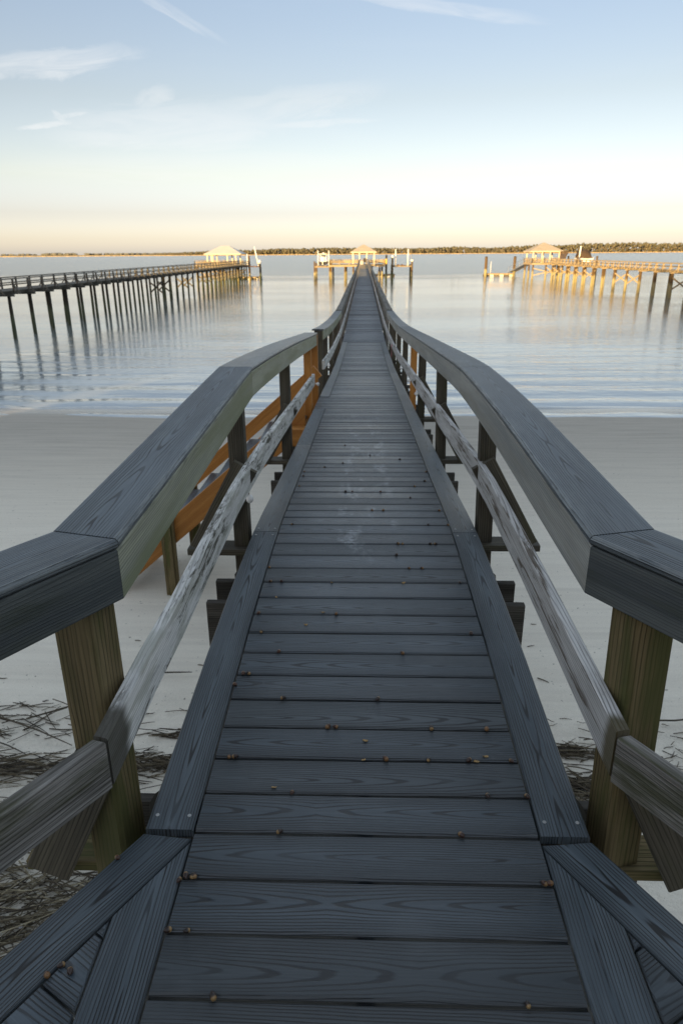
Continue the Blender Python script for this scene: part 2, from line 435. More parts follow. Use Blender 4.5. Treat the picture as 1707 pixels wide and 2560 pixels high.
def tube(mb, pts, r, n=10, rnd=None, mi=0, smooth=True):
    pts = [Vector(p) for p in pts]
    rs = r if isinstance(r, (list, tuple)) else [r] * len(pts)
    rnd = rnd or rr()
    base = len(mb.v)
    us = 0.0
    ref = Vector((0.31, 0.77, 0.2))
    U_ = []
    for i, p in enumerate(pts):
        d = (pts[min(i + 1, len(pts) - 1)] - pts[max(i - 1, 0)]).normalized()
        if abs(d.dot(ref.normalized())) > 0.95:
            ref = Vector((1, 0, 0))
        L = d.cross(ref).normalized()
        U = L.cross(d).normalized()
        if i:
            us += (p - pts[i - 1]).length
        U_.append(us)
        for k in range(n):
            a = 2 * math.pi * k / n
            mb.v.append(p + (L * math.cos(a) + U * math.sin(a)) * rs[i])
    r0 = max(rs)
    for i in range(len(pts) - 1):
        for k in range(n):
            j = (k + 1) % n
            va, vb = 2 * math.pi * r0 * (k / n - .5), 2 * math.pi * r0 * ((k + 1) / n - .5)
            mb.face((base + i * n + k, base + i * n + j, base + (i + 1) * n + j, base + (i + 1) * n + k)[::-1],
                    [(U_[i + 1], va), (U_[i + 1], vb), (U_[i], vb), (U_[i], va)], rnd, mi, smooth)
    mb.face(tuple(base + k for k in range(n)), [(0.1, 0.0)] * n, rnd, mi)
    e = (len(pts) - 1) * n + base
    mb.face(tuple(e + k for k in reversed(range(n))), [(0.1, 0.0)] * n, rnd, mi)

def ball(mb, c, r, n=12, m=8, sz=(1, 1, 1), mi=0, rnd=None, jit=0.0, rot=None):
    rnd = rnd or rr()
    c = Vector(c)
    base = len(mb.v)
    def put(p):
        p = Vector((p[0] * sz[0], p[1] * sz[1], p[2] * sz[2])) * r
        if jit:
            p *= 1 + jit * mnoise.noise(p * (1.7 / r) + c)
        if rot is not None:
            p = rot @ p
        mb.v.append(c + p)
    put((0, 0, 1))
    for i in range(1, m):
        th = math.pi * i / m
        for k in range(n):
            ph = 2 * math.pi * k / n
            put((math.sin(th) * math.cos(ph), math.sin(th) * math.sin(ph), math.cos(th)))
    put((0, 0, -1))
    z = [(0, 0)] * 4
    for k in range(n):
        j = (k + 1) % n
        mb.face((base, base + 1 + k, base + 1 + j), z[:3], rnd, mi, True)
        for i in range(m - 2):
            a = base + 1 + i * n
            mb.face((a + k, a + n + k, a + n + j, a + j), z, rnd, mi, True)
        a = base + 1 + (m - 2) * n
        mb.face((a + k, base + 1 + (m - 1) * n, a + j), z[:3], rnd, mi, True)

def clip(poly, n, d):
    """keep points with n.p <= d"""
    out = []
    for i in range(len(poly)):
        a, b = poly[i], poly[(i + 1) % len(poly)]
        da, db = n[0] * a[0] + n[1] * a[1] - d, n[0] * b[0] + n[1] * b[1] - d
        if da <= 0:
            out.append(a)
        if da * db < 0:
            k = da / (da - db)
            out.append((a[0] + (b[0] - a[0]) * k, a[1] + (b[1] - a[1]) * k))
    return out

def prism(mb, poly, z, h, ud, rnd=None, mi=0, ch=0.003):
    """flat board from a convex plan outline, top edge chamfered; ud = grain direction"""
    rnd = rnd or rr()
    area = sum(poly[i][0] * poly[(i + 1) % len(poly)][1] - poly[(i + 1) % len(poly)][0] * poly[i][1] for i in range(len(poly)))
    if area < 0:
        poly = poly[::-1]
    inner = poly
    for i in range(len(poly)):
        a, b = Vector(poly[i]), Vector(poly[(i + 1) % len(poly)])
        if (b - a).length < 1e-6:
            continue
        e = (b - a).normalized()
        nn = (e.y, -e.x)
        inner = clip(inner, nn, nn[0] * a.x + nn[1] * a.y - ch)
    if len(inner) != len(poly):
        inner = None
    n = len(poly)
    b0 = len(mb.v)
    ux, uy = ud
    cx = sum(p[0] for p in poly) / n
    cy = sum(p[1] for p in poly) / n
    g = lambda p: ((p[0] - cx) * ux + (p[1] - cy) * uy, -(p[0] - cx) * uy + (p[1] - cy) * ux)
    rings = []
    if inner:
        # keep ring order aligned by nearest vertex
        k0 = min(range(n), key=lambda k: (Vector(inner[k]) - Vector(poly[0])).length)
        inner = inner[k0:] + inner[:k0]
        rings = [(inner, z), (poly, z - ch), (poly, z - h)]
    else:
        rings = [(poly, z), (poly, z - h)]
    for pl, zz in rings:
        for q in pl:
            mb.v.append(Vector((q[0], q[1], zz)))
    mb.face(tuple(b0 + i for i in range(n)), [g(q) for q in rings[0][0]], rnd, mi)
    for r_ in range(len(rings) - 1):
        for i in range(n):
            j = (i + 1) % n
            q = (b0 + r_ * n + j, b0 + r_ * n + i, b0 + (r_ + 1) * n + i, b0 + (r_ + 1) * n + j)
            ga, gb = g(rings[r_][0][i]), g(rings[r_][0][j])
            mb.face(q, [gb, ga, (ga[0], ga[1] - .02), (gb[0], gb[1] - .02)], rnd, mi)
    e = b0 + (len(rings) - 1) * n
    mb.face(tuple(e + i for i in reversed(range(n))), [g(q) for q in reversed(poly)], rnd, mi)

# ------------------------------------------------------------------ object helpers
def tag(o, label=None, cat=None, group=None, kind=None):
    if label: o['label'] = label
    if cat: o['category'] = cat
    if group: o['group'] = group
    if kind: o['kind'] = kind
    return o

def thing(name, loc, label, cat, group=None):
    o = bpy.data.objects.new(name, None)
    o.empty_display_size = 0.2
    col.objects.link(o)
    o.location = loc
    return tag(o, label, cat, group)

def copy_part(src, parent, loc):
    """another part sharing the mesh of src; loc is world position of its origin"""
    o = src.copy()
    col.objects.link(o)
    o.parent = parent
    o.location = Vector(loc) - abs_loc(parent)
    return o

def interp(tab, y):
    if y <= tab[0][0]: return tab[0][1]
    for (a, va), (b, vb) in zip(tab, tab[1:]):
        if y <= b:
            k = (y - a) / (b - a)
            return va + (vb - va) * k
    return tab[-1][1]

WATER = -3.0
DECK = [(0, -.045), (1.42, -.040), (1.9, -.012), (2.4, .020), (3.3, .032), (3.6, .020), (4.7, -.075), (6.1, -.175), (8.1, -.32), (9.2, -.39),
        (10.4, -.475), (12.8, -.655), (14.5, -.745), (18, -.88), (19.8, -.94), (22.4, -.962), (28, -.962), (40, -.93), (60, -.90), (90, -.85), (105, -.80), (112, -.62), (120, -.52), (130, -.52)]
def dz(y):
    """deck height, lightly smoothed"""
    s = 0.25 if y < 6 else 0.8
    return (interp(DECK, y - s) + 2 * interp(DECK, y) + interp(DECK, y + s)) / 4 if y > 1.0 else interp(DECK, y)
XC = 0.012

SAND = [(-60, 1.0), (-20, -1.2), (-6, -2.2), (0, -2.38), (3, -2.48), (8, -2.74), (13, -2.87), (20.5, -3.0), (27, -3.3), (60, -5)]
def sand_z(x, y):
    return interp(SAND, y + 0.012 * x) + 0.02 * mnoise.noise(Vector((x * .35, y * .5, 3)))

# ================================================================== MAIN PIER
pier = thing('wooden_pier', (XC, 1.4, WATER), 'long slate-grey boardwalk pier running from the camera out over the water to the central pavilion', 'pier')

# --- deck planks (one mesh per stretch)
mb = MB()
y = 0.30
PITCH = 0.1445
rows = []
k = 0
GAPS = [.984 - .1445 * k for k in range(5, 0, -1)] + [.984, 1.132, 1.280, 1.424, 1.563, 1.702, 1.841, 1.980, 2.113, 2.250, 2.385, 2.527, 2.672, 2.816, 2.962, 3.110, 3.252, 3.398, 3.536, 3.672, 3.812, 3.956, 4.104, 4.260, 4.411, 4.562, 4.710, 4.852, 4.995]
while GAPS[-1] < 19.7:
    GAPS.append(GAPS[-1] + PITCH * (1 + random.uniform(-.03, .03)))
for ga, gb in zip(GAPS, GAPS[1:]):
    y, w = ga + .004, gb - ga - .008
    yc = y + w / 2
    in_notch = 8.12 <= yc <= 9.22
    xl = -0.607 if in_notch else -0.466
    tl = .0006 + .0016 * min(1, max(0, (yc - 2) / 4))
    z0, z1 = dz(y) + random.uniform(-tl, tl), dz(y + w) + random.uniform(-tl, tl)
    sl = Vector((0, w, z1 - z0)).normalized()
    U = Vector((1, 0, 0)).cross(sl)
    P = lambda x: Vector((XC + x, yc, (z0 + z1) / 2 + random.uniform(-.0008, .0008)))
    sweep(mb, rect(w, 0.025, 0.0055), [(P(0.466), sl, U), (P(xl), sl, U)], rr(), u0=random.random() * 3)
    rows.append((y, y + w))
y = GAPS[-1] + .002
mb.build('deck', ['composite'], pier)
NEAR_END = y
mb = MB()
while y < 104.8:
    w = 0.138
    yc = y + w / 2
    z0, z1 = dz(y) + random.uniform(-.003, .003), dz(y + w) + random.uniform(-.003, .003)
    sl = Vector((0, w, z1 - z0)).normalized()
    U = Vector((1, 0, 0)).cross(sl)
    jz = random.uniform(-.004, .004)
    sweep(mb, rect(w, 0.03, 0.004), [(Vector((XC + .607 + random.uniform(-.006, .006), yc, z0 + jz)), sl, U), (Vector((XC - .607 + random.uniform(-.006, .006), yc, z0 + jz + random.uniform(-.003, .003))), sl, U)], rr(), u0=random.random() * 3)
    y += 0.1455
mb.build('deck', ['old_deck'], pier)
mb = MB()
while y < 120:
    w = 0.138
    yc = y + w / 2
    z0, z1 = dz(y), dz(y + w)
    sl = Vector((0, w, z1 - z0)).normalized()
    U = Vector((1, 0, 0)).cross(sl)
    sweep(mb, rect(w, 0.03, 0.004), [(Vector((XC + .607, yc, z0)), sl, U), (Vector((XC - .607, yc, z0)), sl, U)], rr(), u0=random.random() * 3)
    y += 0.1455
mb.build('deck', ['far_wood'], pier)

# --- border boards along both sides
LAT, UP = Vector((1, 0, 0)), Vector((0, 0, 1))
def along(mb, prof, x, y0, y1, zf, step=0.4, rnd=None, mi=0, lat0=None, lat1=None, xf=None):
    n = max(1, int(math.ceil((y1 - y0) / step)))
    st = []
    for i in range(n + 1):
        yy = y0 + (y1 - y0) * i / n
        xx = xf(yy) if xf else x
        L = LAT
        if i == 0 and lat0 is not None: L = lat0
        if i == n and lat1 is not None: L = lat1
        st.append((Vector((xx, yy, zf(yy))), L, UP))
    # sweep expects direction d with L x U facing; go from far to near so outward normals are right
    sweep(mb, prof, st[::-1], rnd, mi)

for side, joints in ((-1, (1.425, 3.42, 5.9, 8.12)), (-1, (9.22, 13.5, 16.6, 19.7)), (1, (1.425, 3.42, 8.0, 12.7, 16.4, 19.7))):
    for a, b in zip(joints, joints[1:]):
        mb = MB()
        along(mb, rect(0.133, 0.026, 0.004), XC + side * 0.5385, a + .0025, b - .0025, lambda q: dz(q) + .002)
        for yy in (a + .05, b - .05):
            for xo in (-.045, .045):
                px_ = XC + side * .5385 + xo
                tube(mb, [(px_, yy, dz(yy) + .001), (px_, yy, dz(yy) + .0035)], .0055, 8, (.9, .5), 1)
        mb.build('border_board', ['composite_trim', 'metal'], pier)

# --- wings of the landing: divider, splayed border, filler planks
ZW = -0.042
for side in (-1, 1):
    X = lambda x: XC + side * x
    d = Vector((side * .515, -.857))
    P0, P1 = (X(.607), 1.420), (X(.471), 1.405)
    L_ = 1.9
    mb = MB()
    prism(mb, [P0, P1, (P1[0] + d.x * L_, P1[1] + d.y * L_), (P0[0] + d.x * L_, P0[1] + d.y * L_)], ZW, .026, tuple(d))
    mb.build('border_board', ['composite_trim'], pier)
    nn = Vector((d.y, -d.x)) * (1 if side < 0 else -1)      # normal of the inner edge, pointing outwards (away from the axis)
    if nn.x * side < 0: nn = -nn
    dd = nn.x * P1[0] + nn.y * P1[1]
    sq = [(X(.472), 1.40), (X(.607), 1.40), (X(.607), -.2), (X(.472), -.2)]
    mb = MB()
    prism(mb, clip(sq, tuple(nn), dd - .004), ZW + .0005, .026, (0, 1))
    mb.build('divider_board', ['composite_trim'], pier)
    mb = MB()
    pd = Vector((-d.y * side, d.x * side)) if False else Vector((nn.x, nn.y))
    for q in range(-2, 14):
        # strips perpendicular to the splayed border
        s0 = q * .1445 + .035
        c0 = Vector(P1) + d * s0
        strip = [tuple(c0 - pd * 1.6), tuple(c0 + pd * .2), tuple(c0 + d * .139 + pd * .2), tuple(c0 + d * .139 - pd * 1.6)]
        pl = clip(strip, tuple(nn), dd - .005)
        pl = clip(pl, (-side, 0), -(side * X(.612)))
        pl = clip(pl, (0, -1), .2)
        if len(pl) >= 3:
            prism(mb, pl, ZW - .001, .026, tuple(pd))
    mb.build('wing_deck', ['composite'], pier)
    # landing joists below the wings
    mb = MB()
    e0 = Vector((P0[0] - nn.x * .03, P0[1] - nn.y * .03))
    bar(mb, (e0.x, e0.y, ZW - .16), (e0.x + d.x * L_, e0.y + d.y * L_, ZW - .16), .04, .24)
    mb.build('rim_joist', ['beam'], pier)

# --- joists and pilings under the deck
for xx in (-.50, 0, .50):
    mb = MB()
    along(mb, rect(.045, .235, .003), XC + xx, .1, 120, lambda q: dz(q) - .032, step=1.2)
    mb.build('joist', ['beam'], pier)

# --- rail geometry
RZL = [(0, .775), (1.5, .783), (3.77, .862), (4.6, .812), (6.2, .695), (8.0, .545), (9.6, .415), (11.1, .310), (12.7, .195), (15, .075), (17, -.01), (20, -.10)]
RZR = [(0, .74), (1.64, .752), (3.0, .792), (4.28, .785), (6.0, .665), (8.3, .505), (10, .385), (12.2, .235), (14.5, .105), (16.5, .02), (18.5, -.055), (20, -.10)]
XL = [(0, .612), (4, .622), (9.6, .642), (20, .63), (130, .63)]
XR = [(0, .572), (1.6, .575), (4.2, .585), (8, .60), (14, .615), (20, .63), (130, .63)]
def smooth_deck(q):
    w = .9
    return (dz(q - w) + dz(q) * 2 + dz(q + w)) / 4
def rz(side, q):
    if q > 20:
        return smooth_deck(q) + .86
    tb = RZL if side < 0 else RZR
    w = .10 if side < 0 and q < 4.4 else .45
    return (interp(tb, q - w) + 2 * interp(tb, q) + interp(tb, q + w)) / 4
def rx(side, q):
    return interp(XL if side < 0 else XR, q)
CAPW = 0.19
MIT = {-1: (1.535, 0.277), 1: (1.645, 0.277)}
def cap_board(side, y0, y1, mat, miter0=False, width=CAPW, th=.026, step=.35):
    mb = MB()
    lat0 = None
    xf = lambda q: XC + side * (rx(side, q) + width / 2)
    if miter0:
        lat0 = Vector((1, -side * -.277 * -1, 0)) if False else Vector((1, .277 * side, 0))
        y0c = y0 + .277 * width / 2
    else:
        y0c = y0
    along(mb, rect(width, th, .008), 0, y0c + .003, y1 - .003, lambda q: rz(side, q), step, None, 0, lat0, None, xf)
    return mb.build('rail_cap', [mat], pier)
def fascia(side, y0, y1, mat, miter0=False, h=.137, step=.35):
    mb = MB()
    lat0 = Vector((1, .277 * side, 0)) if miter0 else None
    xf = lambda q: XC + side * (rx(side, q) + .014)
    along(mb, rect(.021, h, .003), 0, y0 + .0015, y1 - .0015, lambda q: rz(side, q) - .0275, step, None, 0, lat0, None, xf)
    o = mb.build('rail_fascia', [mat], pier)
    if mat == 'fascia_green': o['label'] = 'green algae-stained fascia board'
    return o
def rail_beam(side, y0, y1, mat='post'):
    mb = MB()
    xf = lambda q: XC + side * (rx(side, q) + .092)
    along(mb, rect(.12, .125, .003), 0, y0 + .01, y1 - .004, lambda q: rz(side, q) - .029, .35, None, 0, None, None, xf)
    return mb.build('rail_beam', [mat], pier)

LCAP = [1.535, 3.77, 9.6]
RCAP = [1.645, 4.28, 8.3, 12.2, 16.0, 20.0]
for a, b in zip(LCAP, LCAP[1:]):
    cap_board(-1, a, b, 'cap', a < 2)
    fascia(-1, a, b, 'fascia_green', a < 2)
rail_beam(-1, 1.7, 9.6)
for a, b in zip(RCAP, RCAP[1:]):
    cap_board(1, a, b, 'cap', a < 2)
    fascia(1, a, b, 'fascia_grey', a < 2)
rail_beam(1, 1.8, 20.0)
L2 = [11.1, 13.6, 16.2, 20.0]
for a, b in zip(L2, L2[1:]):
    cap_board(-1, a, b, 'cap')
    fascia(-1, a, b, 'fascia_green')
rail_beam(-1, 11.1, 20.0)
for side in (-1, 1):
    ys = [20.0 + 4.6 * i for i in range(22)] + [119.4]
    for a, b in zip(ys, ys[1:]):
        cap_board(side, a, b, 'grey_wood_dark', width=.17, step=2.3)
    mb = MB()
    along(mb, rect(.04, .14, .003), 0, 20, 119.4, lambda q: rz(side, q) - .03, 2.3, None, 0, None, None, lambda q: XC + side * (rx(side, q) + .03))
    mb.build('rail_beam', ['grey_wood_dark'], pier)

# splayed rail of the wings
for side in (-1, 1):
    ym = MIT[side][0]
    d = Vector((side * .515, -.857, 0))
    n0 = Vector((.857, .515 * side, 0))            # lateral axis for the splayed board (points +X)
    lm = Vector((1, .277 * side, 0))
    xin = XC + side * rx(side, ym)
    zt = rz(side, ym)
    for nm, off, w, zo, h, mat, ch in (('rail_cap', CAPW / 2, CAPW, 0, .026, 'cap', .008), ('rail_fascia', .014, .021, -.0275, .137, 'fascia_dark', .003), ('rail_beam', .092, .12, -.029, .125, 'post', .003)):
        mb = MB()
        Pm = Vector((xin + side * off, ym + .277 * off, zt + zo)) - Vector((0, .0015, 0))
        Pe = Vector((xin, ym, zt + zo)) + d * 2.0 + n0 * side * off
        sweep(mb, rect(w, h, ch), [(Pm, lm, UP), (Pe, n0, UP)], None)
        mb.build(nm, [mat], pier)
    # splayed mid rail
    mb = MB()
    xi = XC + side * .624
    ymr = 1.325 if side < 0 else 1.42
    zt2 = dz(1.4) + .385 if side < 0 else dz(1.4) + .345
    off = .019
    Pm = Vector((xi + side * off, ymr + .277 * off - .006, zt2)) + d * .003
    Pe = Vector((xi, ymr, zt2)) + d * 2.0 + n0 * side * off
    sweep(mb, rect(.038, .14, .0035), [(Pm, lm, UP), (Pe, n0, UP)], None)
    mb.build('mid_rail', ['grey_wood_dark'], pier)

def midrail(side, y0, y1, mat, h0=None, xoff=.643, step=.4, miter0=False):
    mb = MB()
    f = lambda q: smooth_deck(q) + (.36 if side < 0 else .345) + (.02 if side < 0 and q < 2 else 0)
    along(mb, rect(.038, .14, .0035), 0, y0, y1, f, step, None, 0, Vector((1, .277 * side, 0)) if miter0 else None, None, lambda q: XC + side * (xoff + (.004 if q > 3 else 0)))
    o = mb.build('mid_rail', [mat], pier)
    if mat == 'grey_wood': o['label'] = 'bleached, lichen-blotched mid rail'
    return o
midrail(-1, 1.331, 4.55, 'grey_wood', miter0=True)
midrail(-1, 4.556, 8.72, 'grey_wood')
midrail(-1, 10.9, 20, 'grey_wood')
midrail(1, 1.426, 4.9, 'grey_wood_r', miter0=True)
midrail(1, 4.906, 9.6, 'grey_wood_r')
midrail(1, 9.606, 14.8, 'grey_wood_r')
midrail(1, 14.81, 20, 'grey_wood_r')
for side in (-1, 1):
    for a, b in ((20.01, 45), (45.01, 70), (70.01, 95), (95.01, 119)):
        midrail(side, a, b, 'grey_wood_r', step=2.5)

# --- posts, outriggers, braces
def post(side, yy, w=.09, d=.09, mat='post', xin=.664, rot=0., lean=0.):
    zb, zt = dz(yy) - .42, rz(side, yy) - .03
    cx = XC + side * (xin + w / 2)
    mb = MB()
    pr = [(a, b + d / 2) for a, b in rect(w, d, .012 if w > .1 else .006)]
    Rm = Matrix.Rotation(rot, 3, 'Z')
    st = [(Vector((cx - side * lean, yy, zt)), Rm @ Vector((1, 0, 0)), Rm @ Vector((0, 1, 0))),
          (Vector((cx, yy, zb)), Rm @ Vector((1, 0, 0)), Rm @ Vector((0, 1, 0)))]
    sweep(mb, pr, st, None)
    return mb.build('post', [mat], pier, origin=(cx, yy, zb))
def outrigger(side, yy, mat='beam', xo=1.02, top=.145, brace=True, corner=False):
    zt = dz(yy) - top
    mb = MB()
    x0, x1 = XC + side * .30, XC + side * xo
    bar(mb, (x0, yy, zt - .019), (x1, yy, zt - .019), .14, .038)
    mb.build('outrigger', [mat], pier)
    if brace:
        mb = MB()
        yb = yy - .066
        if corner:
            bar(mb, (XC + side * (xo - .085), yb - .03, zt + .0), (XC + side * .742, yb - .03, zt + .40), .038, .13, up=(side * .87, 0, .49))
        else: bar(mb, (XC + side * (xo - .085), yb, zt + .0), (XC + side * .655, yb, zt + .50), .038, .14, up=(side * .87, 0, .49))
        mb.build('knee_brace', ['post'], pier)
posts = {}
post(-1, 1.56, .12, .12, 'post_olive', .682, R(-15))
post(1, 1.60, .12, .12, 'post_olive', .690, R(15), .03)
near_l = [3.66, 6.08]
near_r = [3.76, 6.12, 8.48, 12.05, 14.3, 16.5]
far_l = [11.2, 12.7, 15.0, 17.2, 19.4]
for side, lst in ((-1, near_l), (1, near_r), (-1, far_l)):
    for q in lst:
        posts[side, q] = post(side, q, .09, .09, 'post', lean=.03 if side > 0 and q < 7 else 0)
posts[1, 9.95] = post(1, 9.95, .09, .09, 'orange')
posts[1, 9.95]['label'] = 'fresh orange pine post'
post(1, 18.7)
ol1 = post(-1, 8.45, .09, .09, 'orange', .650)
ol2 = posts[-1, 9.52] = post(-1, 9.52, .09, .09, 'orange', .636)
ol1['label'] = ol2['label'] = 'fresh orange pine post'
for i in range(36):
    q = 21.5 + i * 2.75
    if q < 119:
        for side in (-1, 1):
            post(side, q, .09, .09, 'grey_wood_dark')
for side, q in ((-1, 1.56), (1, 1.565)):
    outrigger(side, q + .03, 'post_olive', 1.02, .235, True, True)
for side, q in ((-1, 3.66), (-1, 6.08), (1, 3.76), (1, 6.12), (1, 8.48)):
    outrigger(side, q - .02, 'post', 1.02, .165)
for side, q in ((-1, 12.7), (1, 12.05), (-1, 15.0), (1, 14.3), (-1, 17.2), (1, 16.5)):
    outrigger(side, q, 'beam', 1.0, .16, False)
# cap beams + pilings
for q in [1.72, 3.30, 5.9, 8.2, 10.4, 12.6, 14.8, 17.0] + [19.6 + 4.6 * i for i in range(22)]:
    for e in ((-.125, .125) if q < 20 else (-.125,)):
        mb = MB()
        box(mb, (XC, q + e, dz(q) - .30 - .135), (1.66, .042, .27))
        mb.build('cap_beam', ['beam'], pier)
    for side in (-1, 1):
        mb = MB()
        g = min(WATER - .8, sand_z(0, q) - .5)
        px_ = .60 if q < 20 else .52
        tube(mb, [(XC + side * px_, q, dz(q) - (.20 if q < 20 else .29)), (XC + side * (px_ + .01), q, (dz(q) + g) / 2), (XC + side * (px_ + .02), q, g)], [.098, .102, .108], 14)
        mb.build('piling', ['piling'], pier, origin=(XC + side * .52, q, g))
# small round lamps on the inner faces of the posts
for side, q in ((-1, 3.60), (-1, 9.47), (-1, 12.6), (1, 8.42), (1, 9.9), (1, 12.0)):
    mb = MB()
    zc = dz(q) + .155
    ball(mb, (XC + side * .636, q - .06, zc), .021, 12, 8, (1, 1, 1.2))
    tube(mb, [(XC + side * .636, q - .06, zc), (XC + side * .668, q - .01, zc)], .009, 8)
    o = mb.build('post_lamp', ['white'], posts[min(posts, key=lambda k_: (k_[0] != side, abs(k_[1] - q)))], origin=(XC + side * .636, q - .06, zc))
# cord hanging from the left outrigger
mb = MB()
cp = []
for i in range(15):
    k = i / 14
    cp.append((XC - .61 - .06 * math.sin(k * 6) * k, 3.58 - .42 * k, dz(3.5) - .10 - .42 * k + .06 * math.sin(k * 9)))
tube(mb, cp, .0035, 6)
tag(mb.build('cord', ['cord'], None, origin=cp[0]), 'thin pale cord hanging in a loop below the left edge of the boardwalk', 'cord')
# pink ribbon on the right mid rail
mb = MB()
yy = 15.6
xx, zz = XC + .622, smooth_deck(yy) + .28
for off in (-.012, .016):
    pts = [(xx, yy + off, zz), (xx - .012, yy + off * 2, zz - .07), (xx - .004, yy + off * 4, zz - .16), (xx - .014, yy + off * 5, zz - .25)]
    for i in range(3):
        bar(mb, pts[i], pts[i + 1], .028, .003, up=(1, 0, 0.1), ch=.0005)
box(mb, (xx, yy, zz), (.012, .05, .04))
tag(mb.build('ribbon', ['pink'], None, origin=(xx, yy, zz)), 'pink ribbon tied to the right mid rail of the boardwalk, tails hanging', 'ribbon')

# ================================================================== STAIRS
st = thing('beach_stairs', (XC - .7, 8.6, -.5), 'new orange pine stairs with slate treads going down left from the boardwalk to the sand', 'stairs')
YN, YF = 7.98, 9.12
slope = .86
def sline(x):          # top edge of the stringers
    return -.215 + slope * (x + .70)
x_top, x_bot = XC - .70, XC - 3.42
for yy in (YN, YF):
    mb = MB()
    U = Vector((0, 0, 1))
    dn = 0 if yy == YN else .10
    stn = [(Vector((x_top, yy, sline(x_top) - dn)), Vector((0, 1, 0)), U), (Vector((x_bot, yy, sline(x_bot) - dn)), Vector((0, 1, 0)), U)]
    sweep(mb, rect(.04, .365, .006), stn[::-1], None)
    mb.build('stringer', ['orange'], st)
n = 9
for i in range(n):
    xt = x_top - .16 - i * .285
    zt = sline(xt) - .12
    for e in (-.072, .072):
        mb = MB()
        box(mb, (xt + e, (YN + YF) / 2, zt - .0125), (.138, YF - YN - .046, .025))
        mb.build('tread', ['composite_trim'], st)
    mb = MB()
    for yy in (YN + .042, YF - .042):
        box(mb, (xt, yy, zt - .046), (.27, .038, .038))
    mb.build('tread_cleat', ['orange'], st)
# far handrail on posts
for yy in (YF + .045,):
    mb = MB()
    hz = lambda x: sline(x) + .105
    bar(mb, (x_top + .08, yy, hz(x_top + .08)), (x_bot + .35, yy, hz(x_bot + .35)), .038, .17, up=(0, 0, 1))
    mb.build('handrail', ['orange'], st)
for xx, yy, mt in ((XC - 2.47, YN - .07, 'post_olive'), (XC - 2.47, YF + .02 + .09, 'post_olive')):
    mb = MB()
    g = sand_z(xx, yy) - .35
    zt = sline(xx) + (.10 if yy < 8.5 else .50)
    box(mb, (xx, yy, (zt + g) / 2), (.09, .09, zt - g), .006)
    box(mb, (xx - .066, yy + .0, (zt + g) / 2 + .16), (.04, .085, zt - g - .40), .005)
    box(mb, (xx + .062, yy + .012, (zt + g) / 2 + .22), (.032, .07, zt - g - .5), .005)
    mb.build('post', [mt], st, origin=(xx, yy, g))
mb = MB()
box(mb, (XC - .72, (YN + YF) / 2, -.62), (.04, YF - YN + .30, .26))
box(mb, (XC - .80, YN - .11, -.60), (.30, .14, .24), .02)
mb.build('ledger', ['orange'], st)
mb = MB()
tube(mb, [(XC - .82, 7.7, -.70), (XC - .82, 7.7, -3.3)], .11, 14)
mb.build('piling', ['piling'], st)

# ================================================================== CAMERA MODEL (used only to place measured points; same numbers as the camera below)
CAM_POS = Vector((0, 0, 1.445))
PITCH_D, YAW_D, ROLL_D = 20.846, 1.9, 0.4
def cam_axes():
    p, yw, r = R(PITCH_D), R(YAW_D), R(ROLL_D)
    f = Vector((-math.sin(yw) * math.cos(p), math.cos(yw) * math.cos(p), -math.sin(p)))
    rt = Vector((math.cos(yw), math.sin(yw), 0))
    up = rt.cross(f)
    return rt * math.cos(r) - up * math.sin(r), up * math.cos(r) + rt * math.sin(r), f
CR, CU, CF = cam_axes()
def ray(u, v):
    return (CF + CR * ((u - 853.5) / 1707) - CU * ((v - 1280) / 1707)).normalized()

# ================================================================== DECK LITTER
def on_deck(u, v):
    d = ray(u, v)
    lo = .3
    for i in range(4000):
        q = CAM_POS + d * (lo + i * .004)
        if q.z <= (dz(q.y) if abs(q.x) < .62 else ZW) + .004:
            return q
    return q
ac = []
def z6(*l): return [(500 + x * .574, 1700 + y * .574) for x, y in l]
def z5(*l): return [(600 + x * .3827, 1100 + y * .3827) for x, y in l]
def z2(*l): return [(x * .4464, 1800 + y * .4464) for x, y in l]
ac += z6((153, 20), (362, 82), (773, 91), (557, 205), (590, 206), (1007, 216), (1248, 217), (128, 332), (153, 334), (808, 348), (995, 351), (1170, 355), (1355, 357), (401, 489), (1253, 510), (1425, 514), (347, 657), (1138, 685))
ac += z5((685, 35), (848, 102), (1042, 121), (671, 150), (553, 178), (418, 210), (413, 237), (1215, 204), (1203, 266), (1137, 299), (385, 305), (690, 338), (733, 338), (917, 337), (1110, 375), (862, 460), (935, 458), (1298, 457), (343, 546), (1227, 550), (1355, 550), (1030, 675), (1060, 675), (1240, 673), (1275, 675), (1020, 750), (192, 830), (1103, 840), (1187, 840), (198, 925), (272, 925), (1436, 936), (120, 1137), (628, 1137), (140, 1258), (1508, 1268), (1060, 1397), (252, 1388), (20, 1535), (52, 1537))
ac += z2((1090, 845), (1043, 872), (1092, 876), (1003, 893), (945, 1172), (1050, 1174), (345, 1375), (395, 1410), (265, 1430), (1195, 1545), (660, 775))
ac += [(1362, 2218), (1376, 2219), (1320, 2523)]
mb = MB()
prof = [(0.0, -.0105), (.0045, -.0098), (.0072, -.006), (.0080, -.001), (.0074, .004), (.0052, .008), (.0022, .0102), (.0008, .0122), (0.0, .0125)]
n = 12
base = 0
for i, (r_, z_) in enumerate(prof):
    for k in range(n):
        a = 2 * math.pi * k / n
        mb.v.append(Vector((r_ * math.cos(a), r_ * math.sin(a), z_)))
for i in range(len(prof) - 1):
    for k in range(n):
        j = (k + 1) % n
        mb.face((i * n + k, i * n + j, (i + 1) * n + j, (i + 1) * n + k), [(0, 0)] * 4, (0, 0), 0, True)
acorn0 = mb.build('acorn', ['acorn'], None, origin=(0, 0, 0))
pts = [on_deck(u, v) for u, v in ac]
